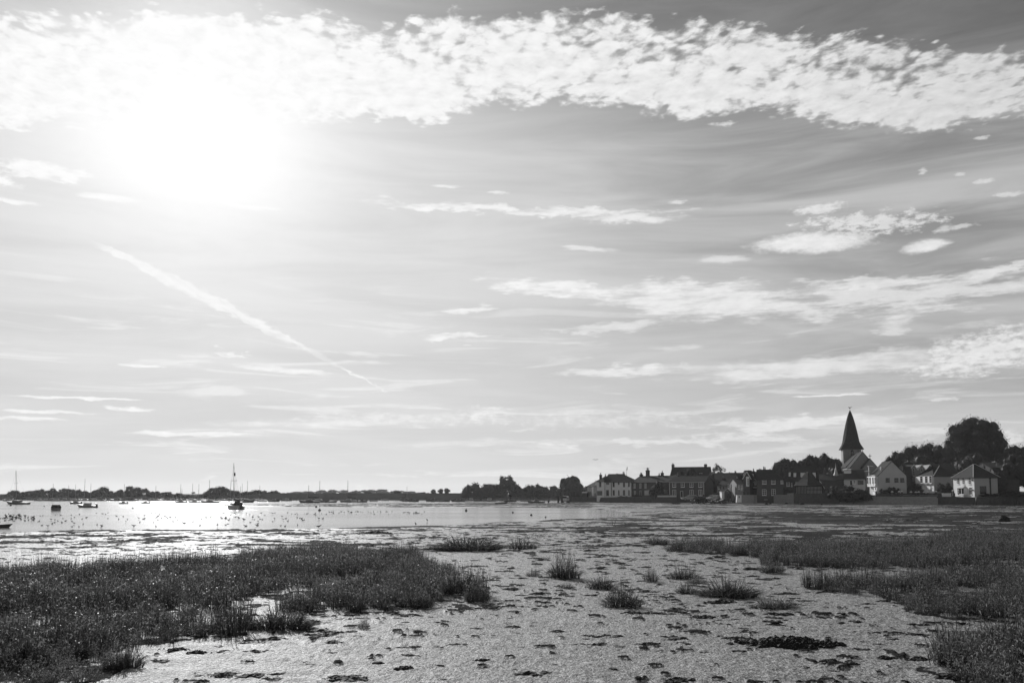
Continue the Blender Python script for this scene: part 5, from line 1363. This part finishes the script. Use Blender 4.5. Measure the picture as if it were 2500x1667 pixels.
# ------------------------------------------------------------------ buoys, stones, sticks
def buoy(px, py, w, label, flat=.8):
    p = G(px, py, WATER_Z + .02); k = w * p.y / F / 2
    mb = MB(); mb.lathe([(-k * .4, k * .6), (0, k * .95), (k * .4 * flat, k), (k * 1.1 * flat, k * .75), (k * 1.5 * flat, k * .2)], 10); mb.tube((0, 0, k * 1.45 * flat), (0, 0, k * 1.9 * flat), k * .12, k * .1, 5)
    tag(mb.build('mooring_buoy', M['rock'], None, True, loc=p), label, 'buoy', 'mooring buoys')
buoy(772, 1237.5, 6, 'flat dark buoy right of the gulls, the farther of two close ones')
buoy(780, 1246, 7, 'flat dark buoy right of the gulls, the nearer of two close ones')
buoy(1138, 1247, 5.5, 'round dark buoy alone on the smooth water in mid channel', 1.2)
buoy(1252, 1251.5, 5, 'small flat buoy right of the round one'); buoy(1297, 1257.5, 5.5, 'small flat buoy left of the long weedy stone')
buoy(551, 1265, 6.5, 'flat dark buoy among the gulls below the nearest yacht'); buoy(108, 1236, 3, 'tiny dark buoy left of the squat end-on boat'); buoy(26, 1234, 5, 'dark square looking buoy under the leaning mast boat'); buoy(324, 1241, 4, 'small dark buoy on the white glare'); buoy(1332, 1262.5, 4, 'tiny flat buoy close to the long weedy stone')
def rock(px, py, w, h, label, seed, m='rock', z=None, cat='rock', name='rock'):
    p = G(px, py, 0.0); k = p.y / F; rg = np.random.default_rng(seed)
    na, nb = 14, 7; V = []
    for j in range(nb):
        ph = j / (nb - 1) * math.pi / 2
        for i in range(na):
            a = 2 * math.pi * i / na; q = 1 + rg.uniform(-.16, .16)
            V.append((math.cos(a) * math.cos(ph) ** .6 * w / 2 * k * q, math.sin(a) * math.cos(ph) ** .6 * w * .36 * k * q, (math.sin(ph) * h * k) * (1 + rg.uniform(-.12, .12)) - .06))
    Fs = [(j * na + i, j * na + (i + 1) % na, (j + 1) * na + (i + 1) % na, (j + 1) * na + i) for j in range(nb - 1) for i in range(na)]
    me = np_mesh(name, V, Fs, M[m], smooth=False)
    tag(link(name, me, None, (p.x, p.y, z if z is not None else ground_height(p.x, p.y))), label, cat)
rock(2452, 1274, 27, 15, 'black weed covered boulder on the mud near the right edge', 3)
rock(1356, 1262.5, 10, 4.5, 'long weedy stone at the right end of the channel', 4)
rock(1920, 1231, 9, 4, 'small dark stone on the shore road below the sunlit sea wall', 5); rock(1881, 1231, 6, 5, 'round dark stone below the dark brick house', 6); rock(1871, 1231.5, 8, 3.5, 'flat dark stone left of the round one below the dark brick house', 7); rock(1959, 1232.5, 11, 5, 'dark pointed stone below the pavilion sea wall', 8); rock(2006, 1233, 6, 3, 'small dark stone at the foot of the dark sea wall', 9)
p = G(1497, 1282.5); vs = MB(); vs.tube((0, 0, -.2), (-.12, 0, .62), .022, .016, 5); vs.tube((.05, 0, -.2), (.26, .03, .60), .022, .016, 5)
tag(vs.build('forked_stick', M['timber'], None, loc=p), 'pair of thin sticks forming a V in the mud at the channel end', 'stick')

# ------------------------------------------------------------------ birds
def bird_mesh(stand):
    mb = MB(); h = .16 if stand else .0
    prof = [(-.24, .012), (-.16, .05), (-.05, .085), (.06, .08), (.14, .05), (.17, .045), (.20, .055), (.235, .04), (.26, .012), (.30, .006)]
    zz = [.05, .02, .0, .02, .06, .10, .13, .14, .13, .125]
    V = []; n = 6
    for (x, r), z in zip(prof, zz):
        for k in range(n):
            a = 2 * math.pi * k / n; V.append((x, r * math.cos(a), h + .06 + z + r * math.sin(a)))
    Fs = [(i * n + k, i * n + (k + 1) % n, (i + 1) * n + (k + 1) % n, (i + 1) * n + k) for i in range(len(prof) - 1) for k in range(n)]
    mb.add(V, Fs + [tuple(range(n - 1, -1, -1)), tuple((len(prof) - 1) * n + k for k in range(n))])
    if stand:
        for y in (-.03, .03): mb.tube((.0, y, -.06), (.0, y, h + .02), .008, .008, 4)
    return mb.mesh('gull', M['bird'])
BM = [bird_mesh(False), bird_mesh(True)]
def birds(n, sampler, label, group, seed, size=1.0):
    rs = random.Random(seed)
    for i in range(n):
        px, py = sampler(rs); p = G(px, py, WATER_Z)
        gh = ground_height(p.x, p.y)
        z = max(WATER_Z, gh); st = 1 if gh > WATER_Z - .01 or rs.random() < .3 else 0
        o = link('gull', BM[st], None, (p.x, p.y, z)); o.rotation_euler = (0, 0, rs.uniform(0, 6.28)); s = size * rs.uniform(.42, .75); o.scale = (s, s, s)
        tag(o, label, 'bird', group)
birds(70, lambda r: (min(83, r.gauss(36, 26)), r.gauss(1264, 4.0)), 'small dark bird in the dense flock on the water at the left edge', 'dense flock at the left edge', 1, 1.0)
birds(62, lambda r: (r.uniform(90, 420), r.choice((r.uniform(1252, 1262), r.uniform(1262, 1272), r.uniform(1272, 1287)))), 'small dark bird scattered on the water left of the nearest yacht', 'scattered birds left of the nearest yacht', 2, .9)
birds(90, lambda r: (r.uniform(420, 800), r.choice((r.uniform(1250, 1258), r.uniform(1258, 1268), r.uniform(1262, 1272), r.uniform(1270, 1286)))), 'small dark bird scattered on the water below and right of the nearest yacht', 'scattered birds below the nearest yacht', 3, .9)
birds(52, lambda r: (r.uniform(800, 1040), r.gauss(1251, 1.8)), 'tiny dark bird in the thin line of birds far out on the channel', 'thin line of birds on the channel', 4, .95)
for px, py, t in ((778, 1291.5, 'gull standing at the near edge of the channel, tail up'), (1015, 1282, 'upright bird on the mud spit at the channel edge'), (1043, 1272, 'single bird afloat above the mud spit')):
    p = G(px, py, 0); o = link('gull', BM[1], None, (p.x, p.y, max(WATER_Z, ground_height(p.x, p.y)))); o.rotation_euler = (0, 0, .4 if px < 900 else 2.0); o.scale = (.75,) * 3; tag(o, t, 'bird')
mb = MB(); mb.lathe([(-.2, .01), (-.08, .06), (.06, .06), (.2, .01)], 6, X=Matrix.Rotation(math.pi / 2, 4, 'Y'))
for s in (-1, 1): mb.prism([(-.08, s * .04, .03), (.08, s * .04, .03), (.06, s * .35, .14), (-.02, s * .7, .08)], [(-.08, s * .04, .01), (.08, s * .04, .01), (.06, s * .35, .12), (-.02, s * .7, .06)])
p = W(1454, 1122, 190); o = mb.build('flying_gull', M['bird'], None, loc=p); o.rotation_euler = (0, .1, 1.2); tag(o, 'single gull flying above the seaward corner house', 'bird')

# ------------------------------------------------------------------ salt marsh grass
def grass_mats():
    out = []
    for nm, base, tr, sp, rg in (('marsh_stalk', .05, .3, .15, .65), ('marsh_leaf', .16, .4, .2, .5), ('glint_leaf', .30, .25, .15, .6)):  # palest leaf colour stands in for sun glints on the grass
        out.append(mat(nm, base, rg, sp, trans=tr, rnd=.6))
    return out
GM = grass_mats()
def tuft(name, seed, n, h, r, leafy, pale=.06, lean=.22, stalk=.006, leaf=(.035, .07)):
    """one clump of upright stalks with small leaves, as one mesh"""
    rg = np.random.default_rng(seed); V = []; Fq = []; Mi = []
    def quadstrip(pts, ws, side, mi):
        o = len(V)
        for p, w in zip(pts, ws): V.extend((p - side * w, p + side * w))
        for i in range(len(pts) - 1): Fq.append((o + 2*i, o + 2*i + 1, o + 2*i + 3, o + 2*i + 2)); Mi.append(mi)
    for k in range(n):
        a = rg.uniform(0, 6.283); q = r * math.sqrt(rg.uniform(0, 1)); base = np.array([q * math.cos(a), q * math.sin(a), -.02])
        la = rg.uniform(0, 6.283); ll = lean * rg.uniform(0, 1) ** 1.5 * h; hh = h * (rg.uniform(.5, 1.05) if rg.uniform() < .85 else rg.uniform(1.1, 1.5))
        out = np.array([math.cos(la), math.sin(la), 0]) * ll + np.array([math.cos(a), math.sin(a), 0]) * q * .5
        sd = np.array([math.cos(la + 1.2), math.sin(la + 1.2), 0])
        pts = [base + out * t * t + np.array([0, 0, hh * t]) for t in (0, .4, .75, 1)]
        quadstrip(pts, [stalk, stalk * .9, stalk * .7, stalk * .2], sd, 0)
        for j in range(rg.poisson(leafy)):
            t = rg.uniform(.25, .98); p = base + out * t * t + np.array([0, 0, hh * t])
            b = rg.uniform(0, 6.283); el = rg.uniform(.2, 1.35); d = np.array([math.cos(b) * math.cos(el), math.sin(b) * math.cos(el), math.sin(el)])
            L = rg.uniform(*leaf); s2 = np.cross(d, rg.normal(size=3)); s2 /= np.linalg.norm(s2) + 1e-6
            quadstrip([p, p + d * L * .5, p + d * L + np.array([0, 0, -L * .25])], [L * .05, L * .13, L * .03], s2, 2 if rg.uniform() < pale else 1)
    return np_mesh(name, np.array(V), np.array(Fq), GM, Mi, smooth=True)

def scatter(name, pts, rots, scls, picks, protos, label):
    """one stuff object: points instancing clumps"""
    me = bpy.data.meshes.new(name); me.vertices.add(len(pts)); me.vertices.foreach_set('co', np.asarray(pts, np.float32).ravel())
    for n_, t_, a_ in (('rot', 'FLOAT_VECTOR', np.stack([np.zeros(len(rots)), np.zeros(len(rots)), rots], -1)), ('scl', 'FLOAT_VECTOR', scls)):
        at = me.attributes.new(n_, t_, 'POINT'); at.data.foreach_set('vector', np.asarray(a_, np.float32).ravel())
    at = me.attributes.new('pick', 'INT', 'POINT'); at.data.foreach_set('value', np.asarray(picks, np.int32))
    o = link(name, me); tag(o, kind='stuff'); o['label'] = label
    col = bpy.data.collections.new(name + '_clumps')
    for i, m in enumerate(protos):
        q = bpy.data.objects.new('%s_clump_%02d' % (name, i), m); col.objects.link(q)
    ng = bpy.data.node_groups.new(name, 'GeometryNodeTree')
    ng.interface.new_socket('Geometry', in_out='INPUT', socket_type='NodeSocketGeometry'); ng.interface.new_socket('Geometry', in_out='OUTPUT', socket_type='NodeSocketGeometry')
    N = ng.nodes; L = ng.links
    gi = N.new('NodeGroupInput'); go = N.new('NodeGroupOutput'); mp = N.new('GeometryNodeMeshToPoints'); ip = N.new('GeometryNodeInstanceOnPoints'); ci = N.new('GeometryNodeCollectionInfo')
    ci.inputs['Collection'].default_value = col; ci.inputs['Separate Children'].default_value = True; ci.inputs['Reset Children'].default_value = True
    def na(n, t):
        x = N.new('GeometryNodeInputNamedAttribute'); x.data_type = t; x.inputs['Name'].default_value = n; return x.outputs[0]
    L.new(gi.outputs[0], mp.inputs['Mesh']); L.new(mp.outputs[0], ip.inputs['Points']); L.new(ci.outputs[0], ip.inputs['Instance'])
    ip.inputs['Pick Instance'].default_value = True
    L.new(na('pick', 'INT'), ip.inputs['Instance Index']); L.new(na('scl', 'FLOAT_VECTOR'), ip.inputs['Scale'])
    er = N.new('FunctionNodeEulerToRotation'); L.new(na('rot', 'FLOAT_VECTOR'), er.inputs[0]); L.new(er.outputs[0], ip.inputs['Rotation'])
    L.new(ip.outputs[0], go.inputs[0])
    md = o.modifiers.new('scatter', 'NODES'); md.node_group = ng
    return o
def bed(name, polys, dens, protos, label, hscale=1.0, seed=0, edge=.9, holes=(), gap=.36):
    rg = np.random.default_rng(seed); P = []; S = []
    for poly in polys:
        g = [G(px, py) for px, py in poly]; pl = [(q.x, q.y) for q in g]
        xs = [q[0] for q in pl]; ys = [q[1] for q in pl]
        n = int((max(xs) - min(xs)) * (max(ys) - min(ys)) * dens)
        x = rg.uniform(min(xs), max(xs), n); y = rg.uniform(min(ys), max(ys), n)
        ex = x + (fbm(x * .9, y * .9, 4, 7) - .5) * edge * 2; ey = y + (fbm(x * .9 + 50, y * .9, 4, 8) - .5) * edge * 3
        k = inpoly(ex, ey, pl)
        for hp in holes:
            hg = [G(a, b) for a, b in hp]; k &= ~inpoly(ex, ey, [(q.x, q.y) for q in hg])
        k &= fbm(x * .7 + 9, y * .7, 3, 12) + rg.uniform(-.1, .1, n) > gap
        x, y = x[k], y[k]
        z = mud_fields(x, y)[0]
        P.append(np.stack([x, y, z], -1))
        s = (0.40 + 1.05 * fbm(x * .8, y * .8, 3, 15)) * rg.uniform(.75, 1.2, len(x)) * hscale
        S.append(np.stack([s * .95, s * .95, s], -1))
    P = np.concatenate(P); S = np.concatenate(S); n = len(P)
    pk = rg.integers(0, len(protos), n)
    if len(protos) >= 7:                                  # clumps with more pale glint leaves gather in drifts
        pn = fbm(P[:, 0] * .55 + 31, P[:, 1] * .4, 3, 19)
        drift = pn + rg.uniform(-.12, .12, n) > .60
        pk = np.where(drift, 4 + rg.integers(0, 3, n), np.where(pk < 7, pk % 4, pk))
    return scatter(name, P, rg.uniform(0, 6.283, n), S, pk, protos, label)

TALL = [tuft('tall_clump', 10 + i, 17, .42, .14, 2.0, .03, leaf=(.04, .085)) for i in range(4)] + [tuft('pale_glint_clump', 20 + i, 15, .36, .15, 3.0, .22, leaf=(.04, .09), lean=.4) for i in range(3)]
LOW = [tuft('leafy_clump', 30 + i, 16, .24, .15, 3.6, .12, lean=.5) for i in range(5)]

bed('marsh_grass', [LEFT], 20, TALL, 'broad bed of dark upright marsh grass filling the left foreground', 1.0, 1, .35)

bed('far_marsh_grass', RF, 14, TALL, 'far strip of dark marsh grass across the right side of the flat', 1.0, 2, .5, gap=.37)

bed('right_marsh_grass', RN, 20, TALL + LOW[:2], 'nearer bed of marsh grass at the right edge with pale glinting leaves', .95, 3, .35, gap=.37)

bed('corner_marsh_grass', CORN, 44, LOW + TALL[:1], 'tangled low marsh plants in the bottom right corner', 1.25, 4, .25, gap=.28)

bed('left_corner_plants', LC, 34, LOW, 'sparse leafy marsh plants on dark mud in the bottom left corner', .7, 5, .3)
FARS = [[(1062, 1343), (1110, 1334), (1225, 1336), (1222, 1345), (1140, 1349)], [(1242, 1336), (1305, 1332), (1308, 1343), (1248, 1345)]]
def tussock(px, py, w, h, label, n=None, leafy=2.2, pale=.05, low=False, name='grass_tussock'):
    p = G(px, py); k = p.y / F; wm = w * k; hm = h * k
    n = n or int(90 + w * 3.2)
    m = tuft('blades', int(px * 3 + py), n, hm * 1.05, 0.5, leafy, pale, lean=.25 + .5 * ((px * 13 + py) % 10) / 10, stalk=.007, leaf=(.04, .085))
    me = np.zeros(len(m.vertices) * 3, np.float32); m.vertices.foreach_get('co', me); me = me.reshape(-1, 3)
    r = np.hypot(me[:, 0], me[:, 1]); me[:, 2] *= np.clip(1.12 - .75 * (r / .55) ** 2, .35, 1.1)
    me[:, 0] *= wm; me[:, 1] *= max(.28, wm * .55); m.vertices.foreach_set('co', me.ravel()); m.update()
    o = link(name, m, None, (p.x, p.y, ground_height(p.x, p.y))); tag(o, label, 'grass tussock')
    return o
for a in ((1378, 1414, 74, 58, 'largest tall bladed grass tussock in the middle of the mud flat'), (1302, 1409, 36, 18, 'small leafy tussock just left of the largest tussock'), (1470, 1439, 66, 32, 'middle sized tussock right of and nearer than the largest tussock'),
          (1385, 1437, 32, 13, 'tiny sprig of leaves below the largest tussock'), (1590, 1424, 36, 34, 'narrow bushy tussock standing alone right of the largest tussock'), (1668, 1417, 76, 28, 'wide tussock right of the narrow bushy tussock'), (1698, 1428, 46, 14, 'low tussock tucked under the wide tussock'),
          (1519, 1485, 88, 50, 'nearest domed tussock in the middle, pale leaves at its left'), (1676, 1454, 48, 27, 'small dense tussock left of the long one'), (1780, 1460, 140, 38, 'long dense tussock near the middle of the right half'), (1886, 1401, 62, 24, 'round dark tussock at the left front of the far grass strip'),
          (887, 1540, 26, 22, 'lone little sprig on the mud right of the left grass bed'), (1890, 1489, 105, 22, 'flat dark tussock right of the long dense tussock'), (302, 1634, 92, 52, 'leafy tussock standing clear below the left grass bed'), (682, 1541, 150, 44, 'long loose tussock at the front of the left grass bed'),
          (1142, 1346, 165, 28, 'long far tussock strip beyond the right end of the left grass bed'), (1272, 1342, 74, 24, 'short far tussock right of the long far strip'), (1605, 1331, 60, 20, 'far round tussock on the dark band right of centre'), (1660, 1346, 70, 22, 'far tussock at the left tip of the far grass strip'), (1017, 1488, 76, 46, 'rounded dark tussock at the front right of the left grass bed'), (1166, 1474, 56, 56, 'upright tussock at the right tip of the left grass bed')):
    tussock(*a)

# ------------------------------------------------------------------ weed and lumps lying on the mud
def wrack_mesh(seed):
    rg = np.random.default_rng(seed); mb = MB()
    for k in range(rg.integers(5, 10)):
        x, y = rg.normal(0, .2), rg.normal(0, .10); s = rg.uniform(.05, .13); na = 6; V = []
        for j, (q, z) in enumerate(((1.25, -.3), (1, .18), (.5, .45), (0.08, .55))):
            for i in range(na):
                a = 6.283 * i / na + j * .4; f = q * rg.uniform(.7, 1.3)
                V.append((x + s * 1.7 * f * math.cos(a), y + s * 1.1 * f * math.sin(a), s * z * rg.uniform(.6, 1.4)))
        mb.add(V, [(j * na + i, j * na + (i + 1) % na, (j + 1) * na + (i + 1) % na, (j + 1) * na + i) for j in range(3) for i in range(na)] + [tuple(3 * na + i for i in range(na))])
    for k in range(14):                                   # loose strands
        x, y = rg.normal(0, .3), rg.normal(0, .14); a = rg.uniform(0, 6.28); L = rg.uniform(.05, .16)
        mb.tube((x, y, .005), (x + L * math.cos(a), y + L * math.sin(a), rg.uniform(.01, .05)), .008, .004, 3, caps=False)
    return mb.mesh('wrack', M['weed'])
WR = [wrack_mesh(900 + i) for i in range(9)]
rg = np.random.default_rng(5)
n = 16000
pxs = rg.uniform(-300, 2800, n); ys = 11.5 * (120 / 11.5) ** (rg.uniform(0, 1, n) ** .8)
X = (pxs - CX) / F * ys; cl = fbm(X * .22 + 63, ys * .3 + 20, 4, 101, .6)
ps2 = np.concatenate([rg.uniform(-200, 1500, 5000), rg.uniform(1200, 2800, 5000)]); ys2 = np.concatenate([rg.uniform(36, 63, 5000), 22 * (105 / 22) ** rg.uniform(0, 1, 5000)])
X = np.concatenate([X, (ps2 - CX) / F * ys2]); ys = np.concatenate([ys, ys2]); cl = np.concatenate([cl, fbm(X[-10000:] * .3, ys2 * .4, 4, 141, .65) + .04])
n = len(X)
z, weed, wet, ins = mud_fields(X, ys)
keep = ((cl + rg.uniform(-.16, .16, n) > .60) | (rg.uniform(0, 1, n) < .16)) & (ins < .2)
X, ys, z = X[keep], ys[keep], z[keep]
s = (.10 + rg.uniform(0, 1.0, len(X)) ** 3.5 * .60) * np.where(ys > 34, 1.25, 1.0)
scatter('seaweed_wrack', np.stack([X, ys, z - .005], -1), rg.uniform(-.5, .5, len(X)) + np.where(rg.uniform(0, 1, len(X)) < .5, np.pi, 0), np.stack([s * 1.1, s, s * .8], -1), rg.integers(0, 9, len(X)), WR, 'scattered dark clumps of seaweed lying over the mud')
def heap(px, py, w, h, label, seed):
    p = G(px, py); k = p.y / F; r = np.random.default_rng(seed); mb = MB(); cnt = int(16 + w * .9)
    for q in range(cnt):
        x = r.normal(0, .24) * w * k; y = r.normal(0, .22) * w * k * .5; s = h * k * r.uniform(.25, .5) * (1 - min(1, abs(x) / (w * k * .62)) * .6); na = 7; V = []
        for j, (qq, zz) in enumerate(((1.5, -.4), (1.2, .35), (.7, .9), (.12, 1.15))):
            for i in range(na):
                a = 6.283 * i / na + j * .3; f = qq * r.uniform(.65, 1.35); V.append((x + s * 1.5 * f * math.cos(a), y + s * 1.2 * f * math.sin(a), s * zz * r.uniform(.7, 1.3)))
        mb.add(V, [(j * na + i, j * na + (i + 1) % na, (j + 1) * na + (i + 1) % na, (j + 1) * na + i) for j in range(3) for i in range(na)] + [tuple(3 * na + i for i in range(na))])
    o = mb.build('seaweed_heap', M['weed'], None, loc=(p.x, p.y, ground_height(p.x, p.y))); tag(o, label, 'seaweed')
for i, a in enumerate(((1925, 1578, 200, 26, 'largest black heap of seaweed, long and flat, lower right of the flat'), (2160, 1614, 32, 14, 'left one of two dark lumps side by side near the right corner plants'), (2192, 1614, 34, 9, 'right one of two dark lumps side by side near the right corner plants'), (2245, 1615, 36, 12, 'dark lump touching the left end of the right corner plants'),
     (2073, 1630, 46, 9, 'flat dark lump left of the two dark lumps side by side'), (988, 1641, 46, 12, 'dark crumbled lump at the bottom centre left'), (925, 1626, 36, 7, 'small dark lump up and left of the crumbled lump'), (865, 1664, 70, 9, 'dark weed smear at the bottom edge left of centre'), (540, 1657, 52, 9, 'flat dark lump below the left grass bed near the bottom'), (480, 1600, 46, 9, 'dark lump on clear mud right of the leafy tussock'),
     (917, 1304, 70, 10, 'far dark mound on the mud beyond the left grass bed'), (1760, 1476, 66, 12, 'dark mound right under the long dense tussock'), (2055, 1527, 12, 9, 'small round dark lump in the middle of the right half'), (1178, 1620, 40, 7, 'small flat dark lump centre bottom, left of the pair of smears'), (1590, 1575, 56, 7, 'thin dark line of weed below the nearest domed tussock'), (1550, 1504, 70, 8, 'broken dark weed line just below the nearest domed tussock'), (1720, 1512, 66, 8, 'broken dark weed line below the long dense tussock'), (430, 1592, 60, 10, 'dark weedy lump at the front foot of the left grass bed'))):
    heap(*a, 40 + i)
